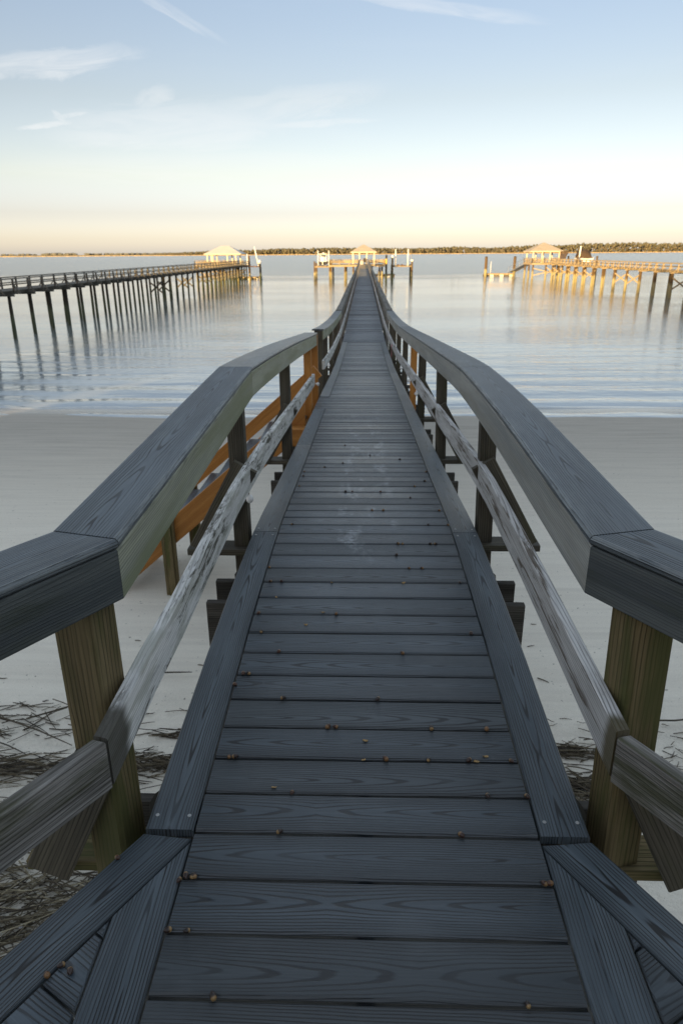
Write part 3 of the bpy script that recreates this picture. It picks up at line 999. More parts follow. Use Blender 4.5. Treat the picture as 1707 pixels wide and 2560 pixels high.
def gap_of(y):
    g = [a for a, b in rows]
    return min(range(len(g)), key=lambda i: abs(g[i] - .003 - y))
first_vis = min(i for i, (a, b) in enumerate(rows) if a > .98)
ORD = ['zeroth', 'first', 'second', 'third', 'fourth', 'fifth', 'sixth', 'seventh', 'eighth', 'ninth', 'tenth', 'eleventh', 'twelfth', 'thirteenth', 'fourteenth', 'fifteenth', 'sixteenth', 'seventeenth', 'eighteenth', 'nineteenth', 'twentieth']
def ordw(i):
    if i <= 20: return ORD[i]
    tens = {2: 'twenty', 3: 'thirty', 4: 'forty', 5: 'fifty', 6: 'sixty'}
    if i % 10 == 0: return {30: 'thirtieth', 40: 'fortieth', 50: 'fiftieth', 60: 'sixtieth'}[i]
    return tens[i // 10] + '-' + ORD[i % 10]
byrow = {}
for i, q in enumerate(pts):
    if abs(q.x - XC) < .47:
        g = gap_of(q.y)
        # settle into the gap when close to it
        if abs(rows[g][0] - q.y) < .045:
            q.y = rows[g][0] - .004
        byrow.setdefault(g, []).append(i)
labels = {}
for g, ids in byrow.items():
    ids.sort(key=lambda i: pts[i].x)
    nth = g - first_vis + 1
    for j, i in enumerate(ids):
        place = 'only acorn' if len(ids) == 1 else ('leftmost acorn' if j == 0 else 'rightmost acorn' if j == len(ids) - 1 else ORD[j + 1] + ' acorn from the left')
        side = 'left side' if pts[i].x < -.2 else 'right side' if pts[i].x > .2 else 'middle'
        labels[i] = f'{place} in the {ordw(max(nth, 1))} plank gap from the front, {side}'
spec = [i for i in range(len(pts)) if i not in labels]
spec.sort(key=lambda i: pts[i].y)
for j, i in enumerate(spec):
    s = 'left' if pts[i].x < 0 else 'right'
    labels[i] = f'acorn on the {s} splayed landing boards, {ORD[j + 1]} nearest the camera of these'
for i, q in enumerate(pts):
    o = acorn0 if i == 0 else acorn0.copy()
    if i: col.objects.link(o)
    sc_ = random.uniform(.72, .95)
    o.scale = (sc_, sc_, sc_)
    o.rotation_euler = (R(random.uniform(78, 98)), 0, R(random.uniform(0, 360)))
    zz = dz(q.y) if abs(q.x - XC) < .47 else ZW
    o.location = (q.x, q.y, zz + .0065 * sc_)
    tag(o, labels[i], 'acorn', 'acorns scattered on the boardwalk')
# leaf fragments and crumbs
frag = z6((717, 267), (713, 348), (1242, 333), (322, 470), (1203, 357)) + z5((600, 932), (1067, 933), (432, 1206), (540, 1127), (238, 1026))
frl = ['curled tan leaf scrap in the middle of a board', 'small tan leaf scrap beside the plank gap just below the curled one', 'tan leaf scrap near the right end of its board', 'flat tan leaf scrap on the board left of the middle', 'long tan leaf scrap in the plank gap right of the middle']
for i, (u, v) in enumerate(frag):
    q = on_deck(u, v)
    mb = MB()
    r_ = random.uniform(.005, .009)
    a0 = random.random() * 6
    nn_ = 7
    ring = []
    for k in range(nn_):
        a = a0 + 2 * math.pi * k / nn_
        rad = r_ * random.uniform(.6, 1.15)
        ring.append(Vector((math.cos(a) * rad * 1.3, math.sin(a) * rad * .8, random.uniform(.001, .008))))
    b0 = 0
    mb.v = [Vector((0, 0, .004))] + ring + [Vector((0, 0, .002))] + [p_ - Vector((0, 0, .0015)) for p_ in ring]
    for k in range(nn_):
        j = (k + 1) % nn_
        mb.face((0, 1 + k, 1 + j), [(0, 0)] * 3, (0, 0))
        mb.face((1 + nn_, 2 + nn_ + j, 2 + nn_ + k), [(0, 0)] * 3, (0, 0))
        mb.face((1 + k, 2 + nn_ + k, 2 + nn_ + j, 1 + j), [(0, 0)] * 4, (0, 0))
    o = mb.build('leaf_scrap', ['leaf'], None, origin=(0, 0, 0))
    o.location = (q.x, q.y, dz(q.y))
    nth = gap_of(q.y) - first_vis + 1
    lab = frl[i] if i < 5 else f'tan leaf scrap near the {ordw(max(nth,1))} plank gap from the front, {"left" if q.x < -.15 else "right" if q.x > .2 else "middle"} of the deck'
    tag(o, lab, 'leaf scrap', 'leaf scraps on the boardwalk')
# ================================================================== SAND, WATER
def grid(name, xs, ys, zf, mat):
    nx, ny = len(xs), len(ys)
    vs = [(x, y, zf(x, y)) for y in ys for x in xs]
    fs = [(j * nx + i, j * nx + i + 1, (j + 1) * nx + i + 1, (j + 1) * nx + i) for j in range(ny - 1) for i in range(nx - 1)]
    me = bpy.data.meshes.new(name)
    me.from_pydata(vs, [], fs)
    me.polygons.foreach_set('use_smooth', [True] * len(fs))
    me.materials.append(M[mat])
    o = bpy.data.objects.new(name, me)
    col.objects.link(o)
    return o
xs = list(np.concatenate([np.linspace(-400, -24, 16), np.linspace(-22, 22, 89), np.linspace(24, 400, 16)]))
ys = list(np.concatenate([np.linspace(-160, -6, 24), np.linspace(-5, 30, 141), np.linspace(32, 60, 8)]))
tag(grid('sand', xs, ys, sand_z, 'sand'), 'pale damp beach sand under and beside the boardwalk', 'sand', kind='structure')

def water_z(x, y):
    # low wash waves near the shore line
    k = max(0., 1 - (y - 19.) / 9.)
    s = y + .5 * mnoise.noise(Vector((x * .12, 0, 8.))) + .25 * mnoise.noise(Vector((x * .45, 2, 8.)))
    z = WATER + .022 * k * math.sin(s * 2 * math.pi / 1.9)
    e = s - 20.55
    z += .060 * math.exp(-(e / .12) ** 2) * (0.55 + .6 * mnoise.noise(Vector((x * .3, 5, 1.))))
    return z
xs = list(np.concatenate([[-2600, -1200, -500, -200, -90, -55], np.linspace(-40, 40, 321), [55, 90, 200, 500, 1200, 2600]]))
ys = list(np.concatenate([[18.0], np.linspace(18.6, 24, 150), np.linspace(24.2, 42, 60), [50, 70, 100, 160, 300, 600, 1000, 1400, 2600]]))
tag(grid('water', xs, ys, water_z, 'water'), 'calm tidal river water reflecting the pale sky', 'water', kind='structure')

# ================================================================== REED WRACK
def reed(mb, x, y, ang, L, r_, lift=0., rnd=None):
    n = 4
    pts = []
    bend = random.uniform(-.12, .12)
    for i in range(n):
        k = i / (n - 1) - .5
        a = ang + bend * k
        px, py = x + math.cos(a) * L * k, y + math.sin(a) * L * k
        pts.append((px, py, sand_z(px, py) + r_ * .6 + lift + random.uniform(0, .012)))
    tube(mb, pts, [r_, r_, r_ * .9, r_ * .5], 5, rnd, 0, False)
mb = MB()
def mat_of_reeds(cx, cy, sx, sy, n, ang=0., spread=.5, rmax=.008, lift=.05, lmax=.9, bright=1.0):
    for i in range(n):
        x, y = random.gauss(cx, sx), random.gauss(cy, sy)
        a = random.gauss(ang, spread)
        reed(mb, x, y, a, random.uniform(.06, lmax * .62), random.uniform(.0025, rmax), random.random() ** 2 * lift, (min(1, random.random() * bright), random.random()))
mat_of_reeds(-2.9, 4.45, .9, .085, 420, .08, .28, .006, .06, .8, .8)
mat_of_reeds(-1.65, 4.55, .22, .06, 120, .1, .3, .006, .06, .5, .8)
mat_of_reeds(-1.55, 4.92, .16, .03, 50, .0, .15, .006, .05, .5, .7)
mat_of_reeds(-3.5, 5.0, .5, .16, 90, .0, .6, .006, .03, .7, .6)
mat_of_reeds(-2.5, 5.1, .5, .18, 30, .1, .5, .006, .02, .6, .6)
mat_of_reeds(-2.3, 3.15, .55, .22, 620, .25, .55, .006, .10, .7, 1.05)
mat_of_reeds(-2.8, 3.85, .5, .18, 160, .2, .5, .006, .05, .7, .9)
mat_of_reeds(1.75, 4.75, .20, .06, 130, -.1, .3, .006, .05, .5, .7)
mat_of_reeds(1.72, 4.30, .17, .12, 190, -.25, .4, .006, .06, .5, .75)
mat_of_reeds(1.75, 3.95, .16, .14, 50, -.5, .3, .005, .04, .5, .9)
mat_of_reeds(3.1, 4.6, .5, .25, 60, -.2, .7, .005, .02, .5, .6)
mat_of_reeds(2.4, 4.9, .5, .3, 40, -.2, .7, .004, .02, .3, .6)
mat_of_reeds(1.9, 2.9, .5, .4, 16, .5, .9, .005, .02, .3, .7)
for i in range(170):
    x, y = random.uniform(-5, 4.5), random.uniform(2.6, 8.5)
    reed(mb, x, y, random.gauss(0, .5), random.uniform(.03, .14), random.uniform(.0025, .006), 0, (random.random() * .5, random.random()))
tag(mb.build('reed_wrack', ['reed'], None, origin=(0, 4, -2.5)), 'washed-up dry reed stems lying in dark bands across the sand', 'reeds', kind='stuff')
for x, y, a, L, lab in ((-3.05, 4.98, -.42, 1.25, 'longest bare reed stem slanting across open sand above the left wrack band'),
                        (-2.75, 5.28, .55, .75, 'thin reed stem leaning up to the right, farthest on the left sand'),
                        (-2.15, 3.45, .28, 1.0, 'pale straw stem lying over the thick reed mat at lower left'),
                        (-1.95, 5.9, .05, .42, 'short dark stick alone on clean sand by the stair post'),
                        (2.9, 5.2, .12, .45, 'thin dark stick alone on the sand at the right edge')):
    mb = MB()
    reed(mb, x, y, a, L, .0085, .045, (.12 if 'dark' in lab else .75 if 'pale' in lab else .3, .5))
    tag(mb.build('reed_stem', ['reed'], None, origin=(x, y, sand_z(x, y))), lab, 'reed stem', 'single reed stems on the sand')
for x, y, lab in ((-2.10, 2.98, 'round white shell among the reeds at lower left'), (-2.28, 2.74, 'broken white shell nearest the camera at the left edge')):
    mb = MB()
    ball(mb, (x, y, sand_z(x, y) + .03), .017, 10, 7, (1, 1, .8), jit=.15)
    tag(mb.build('shell', ['shell'], None, origin=(x, y, sand_z(x, y))), lab, 'shell', 'white shells on the sand')

# ================================================================== PIER HEAD OF THE MAIN PIER
def railing(parent, pts, ztop, zdeck, mat, step=1.5, mids=(.45,), cap=.12):
    for (a, b) in zip(pts, pts[1:]):
        a, b = Vector((*a, 0)), Vector((*b, 0))
        L = (b - a).length
        mb = MB(); bar(mb, (a.x, a.y, ztop - .02), (b.x, b.y, ztop - .02), cap, .04); mb.build('top_rail', [mat], parent)
        for mm in mids:
            mb = MB(); bar(mb, (a.x, a.y, zdeck + (ztop - zdeck) * mm), (b.x, b.y, zdeck + (ztop - zdeck) * mm), .04, .12); mb.build('mid_rail', [mat], parent)
        n = max(1, round(L / step))
        for i in range(n + 1):
            q = a.lerp(b, i / n)
            mb = MB(); box(mb, (q.x, q.y, (zdeck + ztop - .04) / 2 - .08), (.1, .1, ztop - zdeck + .12)); mb.build('railing_post', [mat], parent, origin=(q.x, q.y, zdeck))

def pavilion(name, cx, cy, zdeck, zeave, zapex, w, d, ridge, label, roofmat, postx, posty, group='pavilions at the pier ends', zw=.13):
    pv = thing(name, (cx, cy, zdeck), label, 'pavilion', group)
    mb = MB()
    a, b = w / 2, d / 2
    r = ridge / 2
    rd = rr()
    def quad(P, uvs):
        i0 = len(mb.v)
        mb.v.extend(Vector(p) for p in P)
        mb.face(tuple(range(i0, i0 + len(P))), uvs, rd)
    z0, z1 = zeave, zapex
    A, B, Cc, D = (cx - a, cy - b, z0), (cx + a, cy - b, z0), (cx + a, cy + b, z0), (cx - a, cy + b, z0)
    E, F = (cx - r, cy, z1), (cx + r, cy, z1)
    quad([A, B, F, E], [(-a, 0), (a, 0), (r, b), (-r, b)])
    quad([B, Cc, F], [(-b, 0), (b, 0), (0, a)])
    quad([Cc, D, E, F], [(-a, 0), (a, 0), (r, b), (-r, b)])
    quad([D, A, E], [(-b, 0), (b, 0), (0, a)])
    quad([D, Cc, B, A], [(0, 0), (1, 0), (1, 1), (0, 1)])
    mb.build('roof', [roofmat], pv)
    mb = MB()
    for P, Q in ((A, B), (D, Cc)):
        bar(mb, (P[0] + .12, P[1] + (.06 if P is A else -.06), z0 - zw / 2 - .004), (Q[0] - .12, Q[1] + (.06 if P is A else -.06), z0 - zw / 2 - .004), .05, zw)
    for P, Q in ((A, D), (B, Cc)):
        sx = .06 if P is A else -.06
        bar(mb, (P[0] + sx, P[1] + .10, z0 - zw / 2 - .006), (Q[0] + sx, Q[1] - .10, z0 - zw / 2 - .006), .05, zw)
    mb.build('roof_beam', ['fascia_cream'], pv)
    for px in postx:
        for py in posty:
            mb = MB()
            box(mb, (px, py, (zdeck + z0 - zw) / 2), (.17, .17, z0 - zw - zdeck), .01)
            mb.build('post', ['fascia_cream'], pv, origin=(px, py, zdeck))
    return pv

def pilings(parent, xys, ztop, mat, r=.14):
    src = None
    out = []
    for x, y in xys:
        mb = MB()
        tube(mb, [(x, y, ztop), (x, y, (ztop + WATER) / 2), (x, y, WATER - 1.5)], [r * .93, r, r * 1.05], 12)
        out.append(mb.build('piling', [mat], parent, origin=(x, y, WATER)))
    return out

hd = thing('pier_head', (0, 124, WATER), 'golden wooden platform at the far end of the boardwalk, railed, on pilings', 'pier platform')
ZD = -.54
mb = MB()
for i in range(58):
    yy = 120.05 + i * .1455
    bar(mb, (-5.7, yy, ZD - .015), (3.5, yy, ZD - .015), .138, .03)
mb.build('deck', ['far_wood'], hd)
mb = MB()
for yy in (120.06, 123.2, 126.2, 128.3):
    bar(mb, (-5.7, yy, ZD - .17), (3.5, yy, ZD - .17), .05, .27)
for xx in (-5.65, 3.45):
    bar(mb, (xx, 120.1, ZD - .18), (xx, 128.3, ZD - .18), .05, .27)
mb.build('rim_beam', ['far_wood'], hd)
pilings(hd, [(-3.12, 120.3), (-1.75, 121), (1.35, 121), (2.6, 120.4), (-5.4, 128), (-3.1, 128), (0, 128), (3.2, 128)], ZD - .3, 'far_piling', .15)
railing(hd, [(-.75, 120.1), (-5.65, 120.1), (-5.65, 128.2), (3.45, 128.2), (3.45, 120.1), (.75, 120.1)], .26, ZD, 'far_wood', 1.6, (.4, .7))
pavilion('pavilion', -.06, 124.5, ZD, 1.45, 2.60, 4.5, 4.4, .3, 'small pavilion with pale pyramid roof at the end of the central boardwalk', 'roof', (-1.85, -.78, .48, 1.72), (122.6, 126.5))
# furniture under the pavilion
for x, y, nm, lab, mt in ((-.35, 122.0, 'cooler', 'white cooler box standing under the central pavilion', 'white'), (.12, 121.6, 'deck_chair', 'dark deck chair under the central pavilion beside the white cooler', 'charcoal')):
    t_ = thing(nm, (x, y, ZD), lab, nm.replace('_', ' '))
    if nm == 'cooler':
        mb = MB(); box(mb, (x, y, ZD + .22), (.55, .4, .44), .03); mb.build('body', [mt], t_)
        mb = MB(); box(mb, (x, y, ZD + .475), (.58, .43, .06), .02); mb.build('lid', ['white_dirty'], t_)
    else:
        mb = MB(); box(mb, (x, y, ZD + .42), (.48, .48, .06), .01); mb.build('seat', [mt], t_)
        mb = MB(); bar(mb, (x, y + .24, ZD + .45), (x, y + .36, ZD + 1.0), .46, .05, up=(0, 1, 0)); mb.build('backrest', [mt], t_)
        for ax in (-.2, .2):
            for ay in (-.2, .2):
                mb = MB(); box(mb, (x + ax, y + ay, ZD + .195), (.05, .05, .39)); mb.build('leg', [mt], t_)

# boat lift left with boat
lf = thing('boat_lift', (-6.8, 121.6, WATER), 'boat lift holding the centre-console boat, left of the central pier head', 'boat lift', 'boat lifts')
for p_ in pilings(lf, [(-8.25, 121.5), (-5.45, 120.9)], .02, 'far_piling', .15)[:2]: pass
for p_ in pilings(lf, [(-8.25, 126.3), (-5.95, 126.8)], -.3, 'far_piling', .15): pass
for yy in (121.3, 126.2):
    mb = MB(); bar(mb, (-8.2, yy, -.86), (-5.5, yy, -.86), .16, .2); mb.build('lift_beam', ['far_wood'], lf)
for xx in (-7.6, -6.2):
    mb = MB(); bar(mb, (xx, 121, -.72), (xx, 127, -.72), .14, .1); mb.build('bunk', ['far_dark'], lf)
for xx in (-7.62, -5.83):
    mb = MB(); tube(mb, [(xx, 121.3, -.78), (xx, 121.3, 1.7)], .085, 10); mb.build('guide_pole', ['white'], lf)
bt = thing('motor_boat', (-6.85, 123.5, -.6), 'dark-hulled centre-console motor boat with white top, stern to the camera, on the left lift', 'boat')
mb = MB()
secs = [(121.4, .86, .0), (123.5, .92, .0), (125.5, .8, .04), (127, .42, .16), (127.7, .04, .3)]
hullp = lambda w, s: [(-w, .30 + s), (-w * .93, -.02), (-w * .55, -.26), (0, -.40 + s * 1.5), (w * .55, -.26), (w * .93, -.02), (w, .30 + s), (w * .85, .26 + s), (0, .2 + s), (-w * .85, .26 + s)]
base = 0
n = 10
for yy, w, s in secs:
    for a, b in hullp(w, s):
        mb.v.append(Vector((-6.85 + a, yy, -.28 + b)))
for k in range(len(secs) - 1):
    for i in range(n):
        j = (i + 1) % n
        mb.face((k * n + i, k * n + j, (k + 1) * n + j, (k + 1) * n + i), [(0, 0)] * 4, (0, 0), 0 if i < 6 else 1, False)
mb.face(tuple(reversed(range(n))), [(0, 0)] * n, (0, 0), 0)
mb.face(tuple(range((len(secs) - 1) * n, len(secs) * n)), [(0, 0)] * n, (0, 0), 0)
mb.build('hull', ['black', 'white'], bt)
mb = MB(); box(mb, (-6.85, 123.6, .30), (.95, .9, .85), .05); console = mb.build('console', ['white'], bt)
mb = MB(); box(mb, (-6.85, 123.15, .83), (.62, .03, .24), .01); mb.build('windscreen', ['glass'], console, origin=(-6.85, 123.15, .83))
mb = MB(); box(mb, (-6.85, 123.5, 1.17), (1.25, 1.8, .09), .03); box(mb, (-7.35, 123, 1.14), (.5, .3, .08), .02); ball(mb, (-6.85, 123.5, 1.27), .2, 12, 8, (1, 1, .6)); mb.build('hard_top', ['white'], bt)
for ax in (-.48, .48):
    for ay in (-.35, .4):
        mb = MB(); tube(mb, [(-6.85 + ax, 123.5 + ay, -.1), (-6.85 + ax, 123.5 + ay, 1.14)], .035, 8); mb.build('top_support', ['white'], bt)
mb = MB()
box(mb, (-6.85, 121.15, .18), (.34, .5, .42), .06)
box(mb, (-6.85, 121.18, -.22), (.14, .22, .5), .03)
box(mb, (-6.85, 121.12, -.5), (.2, .42, .08), .02)
mb.build('outboard_motor', ['white'], bt)

# right lift
lf = thing('boat_lift', (6.2, 120, WATER), 'empty boat lift with white guide poles, right of the central pier head', 'boat lift', 'boat lifts')
lp1 = pilings(lf, [(4.66, 119.4)], .50, 'far_piling_green', .17)[0]
lp2 = pilings(lf, [(7.95, 120.6)], -.08, 'far_piling', .16)[0]
mb = MB(); bar(mb, (4.8, 119.9, -.82), (7.9, 120.4, -.82), .16, .18); mb.build('lift_beam', ['far_wood'], lf)
mb = MB(); bar(mb, (4.9, 125.5, -.82), (7.9, 125.5, -.82), .16, .18); mb.build('lift_beam', ['far_wood'], lf)
pilings(lf, [(4.8, 125.6), (8.0, 125.6)], -.6, 'far_piling_green', .15)
for xx in (5.8, 6.5):
    mb = MB(); box(mb, (xx, 122.8, -.66), (.2, 5.6, .14), .02); mb.build('bunk', ['rust'], lf)
for xx, r_ in ((5.2, .12), (7.25, .13)):
    mb = MB(); tube(mb, [(xx, 120.15, -.8), (xx, 120.15, 1.85)], r_ * .85, 10); mb.build('guide_pole', ['white'], lf)
mb = MB(); ball(mb, (4.66, 119.4, .68), .23, 14, 10, (1, 1, 1.1)); mb.build('piling_lamp', ['white'], lp1, origin=(4.66, 119.4, .68))
mb = MB(); tube(mb, [(7.95, 120.6, -.10), (7.95, 120.6, .0), (7.95, 120.6, .20)], [.19, .22, .26], 12); mb.build('piling_cap', ['white'], lp2, origin=(7.95, 120.6, 0))
mb = MB(); tube(mb, [(7.8, 120.6, -.1), (7.8, 120.6, .95)], .03, 6); mb.build('rod', ['far_wood'], lf)
dp = thing('mooring_piling', (3.62, 117.8, WATER), 'lone dark mooring piling with yellow band, between the pier head and right lift', 'mooring piling')
mb = MB(); tube(mb, [(3.62, 117.8, .72), (3.62, 117.8, -1.2), (3.62, 117.8, WATER - 1.5)], [.15, .16, .17], 12); mb.build('shaft', ['far_piling_green'], dp)
mb = MB(); tube(mb, [(3.62, 117.8, .38), (3.62, 117.8, -.45)], .168, 12); mb.build('band', ['yellow'], dp)
mb = MB(); tube(mb, [(3.62, 117.8, .71), (3.62, 117.8, .98)], [.175, .12], 12); mb.build('cap', ['black'], dp)

def floating_dock(x0, x1, yy, label, boxes=6, d=2.4):
    f = thing('floating_dock', ((x0 + x1) / 2, yy, WATER), label, 'floating dock', 'floating docks')
    mb = MB()
    for i in range(int(d / .15)):
        bar(mb, (x0, yy + i * .15, WATER + .46), (x1, yy + i * .15, WATER + .46), .14, .04)
    mb.build('deck', ['far_wood'], f)
    mb = MB()
    bar(mb, (x0, yy - .1, WATER + .36), (x1, yy - .1, WATER + .36), .05, .16)
    mb.build('rim', ['far_wood'], f)
    for i in range(boxes):
        mb = MB()
        xx = x0 + (x1 - x0) * (i + .5) / boxes
        box(mb, (xx, yy + d / 2, WATER + .12), ((x1 - x0) / boxes * .82, d * .98, .34), .05)
        mb.build('float', ['white_dirty' if i % 2 else 'far_dark'], f)
    return f
floating_dock(1.9, 5.9, 137.5, 'floating dock low on the water behind the central pier head pilings', 5)
wp = thing('dock_bumper', (2.85, 137.6, WATER + .48), 'pair of white upright dock bumpers on the floating dock behind the central pier head', 'dock bumper')
for xx in (2.75, 3.25):
    mb = MB(); tube(mb, [(xx, 137.7, WATER + .48), (xx, 137.7, WATER + 1.35)], .16, 10); mb.build('bumper', ['white'], wp)

# ================================================================== SIDE PIERS
def side_pier(name, xc, y0, y1, zd, label, piling_mat, rail_mat, deck_mat, xb, phase, S=3.3, half=.75, ps=1.8, pr_=.135):
    pr = thing(name, (xc, y0, WATER), label, 'pier', 'neighbouring piers')
    mb = MB()
    q = y0
    while q < y1:
        bar(mb, (xc - half, q, zd - .02), (xc + half, q, zd - .02), .14, .04)
        q += .15
    mb.build('deck', [deck_mat], pr)
    for sx in (-.55, .55):
        mb = MB(); bar(mb, (xc + sx, y0, zd - .11), (xc + sx, y1, zd - .11), .06, .13); mb.build('stringer', [deck_mat], pr)
    for side in (-1, 1):
        xr = xc + side * half
        mb = MB(); bar(mb, (xr, y0, zd + .61), (xr, y1, zd + .61), .15, .055); mb.build('top_rail', [rail_mat], pr)
        mb = MB(); bar(mb, (xr - side * .05, y0, zd + .31), (xr - side * .05, y1, zd + .31), .04, .065); mb.build('mid_rail', [rail_mat], pr)
        src = None
        q = y0 + .6
        while q < y1:
            if src is None:
                mb = MB()
                box(mb, (xr + side * .03, q, zd + .20), (.09, .09, .76))
                bar(mb, (xr + side * .36, q, zd - .14), (xr + side * .06, q, zd + .26), .07, .05, up=(side, 0, 1))
                bar(mb, (xr - side * .3, q, zd - .155), (xr + side * .40, q, zd - .155), .10, .04)
                src = mb.build('railing_post', [rail_mat], pr, origin=(xr, q, zd))
            else:
                copy_part(src, pr, (xr, q, zd))
            q += ps
    q = y0 + phase
    i = 0
    srcp = {}
    while q < y1:
        mb = MB()
        bar(mb, (xc - .95, q, zd - .24), (xc + .95, q, zd - .24), .22, .13)
        if 'cap' in srcp: copy_part(srcp['cap'], pr, (xc, q, zd - .24))
        else: srcp['cap'] = mb.build('cap_beam', [deck_mat], pr, origin=(xc, q, zd - .24))
        for sx in xb:
            if sx in srcp: 
                o = copy_part(srcp[sx], pr, (xc + sx, q, WATER))
                o.rotation_euler = (random.uniform(-.015, .015), random.uniform(-.015, .015), random.random() * 6)
            else:
                mb = MB()
                tube(mb, [(xc + sx, q, zd - .30), (xc + sx, q, -2), (xc + sx, q, WATER - 1.5)], [pr_ * .93, pr_, pr_ * 1.06], 12)
                srcp[sx] = mb.build('piling', [piling_mat], pr, origin=(xc + sx, q, WATER))
        if (q > 66 and i % 4 in (1, 2)) or q > y1 - 26:
            mb = MB()
            bar(mb, (xc + xb[0], q - .15, zd - .7), (xc + xb[1], q - .15, zd - 1.75), .05, .14)
            bar(mb, (xc + xb[1], q - .21, zd - .7), (xc + xb[0], q - .21, zd - 1.75), .05, .14)
            mb.build('cross_brace', [deck_mat], pr, origin=(xc, q, zd - 1.2))
        q += S
        i += 1
    return pr
side_pier('wooden_pier', -20.15, 35.0, 122.0, -.42, 'neighbouring wooden pier on the left, tall dark green pilings mirrored in the water', 'far_piling_green', 'far_dark', 'far_dark', (-.62, .62), 1.2, 2.55, pr_=.095)
side_pier('wooden_pier', 30.6, 62.0, 122.0, -.42, 'neighbouring wooden pier on the right, golden pilings with cross braces', 'far_piling', 'far_wood', 'far_wood', (-.7, .8), .8, 4.1, pr_=.15)

def head_platform(x0, x1, y0, y1, zd, label, mat, pmat, rails):
    h = thing('pier_head', ((x0 + x1) / 2, (y0 + y1) / 2, WATER), label, 'pier platform', 'pier heads')
    mb = MB()
    q = y0
    while q < y1:
        bar(mb, (x0, q, zd - .02), (x1, q, zd - .02), .14, .04)
        q += .15
    mb.build('deck', [mat], h)
    mb = MB()
    bar(mb, (x0, y0 - .04, zd - .2), (x1, y0 - .04, zd - .2), .05, .3)
    bar(mb, (x0 - .03, y0, zd - .2), (x0 - .03, y1, zd - .2), .05, .3)
    bar(mb, (x1 + .03, y0, zd - .2), (x1 + .03, y1, zd - .2), .05, .3)
    mb.build('rim_beam', [mat], h)
    nx = max(2, round((x1 - x0) / 2.2))
    xy = [(x0 + .25 + (x1 - x0 - .5) * i / (nx - 1), yy) for i in range(nx) for yy in (y0 + .2, (y0 + y1) / 2, y1 - .2)]
    pilings(h, xy, zd - .3, pmat, .15)
    for i in range(nx - 1):
        mb = MB()
        xa, xb_ = xy[i * 3][0], xy[i * 3 + 3][0]
        bar(mb, (xa, y0 - .0, zd - .9), (xb_, y0, zd - 2.0), .05, .14)
        bar(mb, (xb_, y0 - .07, zd - .9), (xa, y0 - .07, zd - 2.0), .05, .14)
        mb.build('cross_brace', [mat], h)
    railing(h, rails, zd + .72, zd, mat, 1.6, (.3, .62))
    return h
head_platform(-27.5, -20.95, 117.5, 125.5, -.42, 'platform at the end of the left pier, under the long white hip roof', 'far_wood', 'far_piling', [(-20.9, 117.5), (-27.5, 117.5), (-27.5, 125.4), (-20.9, 125.4)])
pavilion('pavilion', -23.1, 121.3, -.42, 1.30, 2.55, 6.2, 5.4, 1.3, 'pavilion with long whitish hip roof at the end of the left pier', 'roof_white', (-25.7, -25.0, -22.4, -21.0), (119.1, 123.5))
head_platform(28.0, 33.4, 122.1, 128.5, -.42, 'platform at the end of the right pier, grey railings, crossed braces below', 'far_wood', 'far_piling', [(29.7, 122.1), (28.0, 122.1), (28.0, 128.4), (33.4, 128.4), (33.4, 122.1), (31.5, 122.1)])
pavilion('pavilion', 30.35, 125.0, -.42, 1.38, 2.72, 5.6, 5.4, .3, 'pavilion with pale shingle pyramid roof at the end of the right pier', 'roof', (28.2, 29.7, 31.0, 32.5), (122.7, 127.4))
# left pier: lift on the far side of its head
lf = thing('boat_lift', (-17.6, 118, WATER), 'empty boat lift beside the left pier head with leaning white pole and lamp', 'boat lift', 'boat lifts')
lp3 = pilings(lf, [(-16.75, 117)], -.25, 'far_piling_green', .17)[0]
pilings(lf, [(-18.9, 119.5)], .95, 'far_piling', .16)
mb = MB(); bar(mb, (-20.6, 117.4, -.66), (-16.8, 117.0, -.66), .14, .16); mb.build('lift_beam', ['rust'], lf)
mb = MB(); bar(mb, (-20.4, 119.4, -.05), (-18.9, 119.4, -.05), .08, .10); mb.build('lift_beam', ['far_dark'], lf)
mb = MB(); tube(mb, [(-17.0, 117, -.6), (-17.55, 117, 2.35)], .10, 10); mb.build('guide_pole', ['white'], lf)
mb = MB(); tube(mb, [(-19.15, 119.3, -.55), (-19.15, 119.3, 1.25)], .10, 10); mb.build('guide_pole', ['white'], lf)
mb = MB(); ball(mb, (-16.8, 117, .06), .26, 14, 10, (1, 1, 1.2)); mb.build('piling_lamp', ['white'], lp3, origin=(-16.8, 117, .06))
floating_dock(-23.6, -18.0, 126.5, 'floating dock low on the water beside the left pier head', 6)

# right: floating dock with two pilings and gangway
floating_dock(22.7, 28.2, 137.0, 'floating dock between two tall pilings, left of the right pier head', 6)
for x, lab in ((22.8, 'left tall piling holding the lone floating dock near the right pier'), (28.1, 'right tall piling holding the lone floating dock near the right pier')):
    p_ = thing('mooring_piling', (x, 136.6, WATER), lab, 'mooring piling', 'pilings of the lone floating dock')
    mb = MB(); tube(mb, [(x, 136.6, .42), (x, 136.6, -1), (x, 136.6, WATER - 1.5)], [.25, .26, .27], 12); mb.build('shaft', ['far_piling'], p_)
    mb = MB(); tube(mb, [(x, 136.6, .41), (x, 136.6, .50)], [.27, .24], 12); mb.build('cap', ['black'], p_)
mb = MB()
tube(mb, [(23.75, 136.8, WATER + .45), (23.75, 136.8, -.4)], .05, 8)
tag(mb.build('flag_pole', ['white'], None, origin=(23.75, 136.8, WATER)), 'thin white pole standing on the lone floating dock', 'pole')
gw = thing('gangway', (29.5, 131, -1.5), 'sloping metal gangway from the right pavilion down to the floating dock', 'gangway')
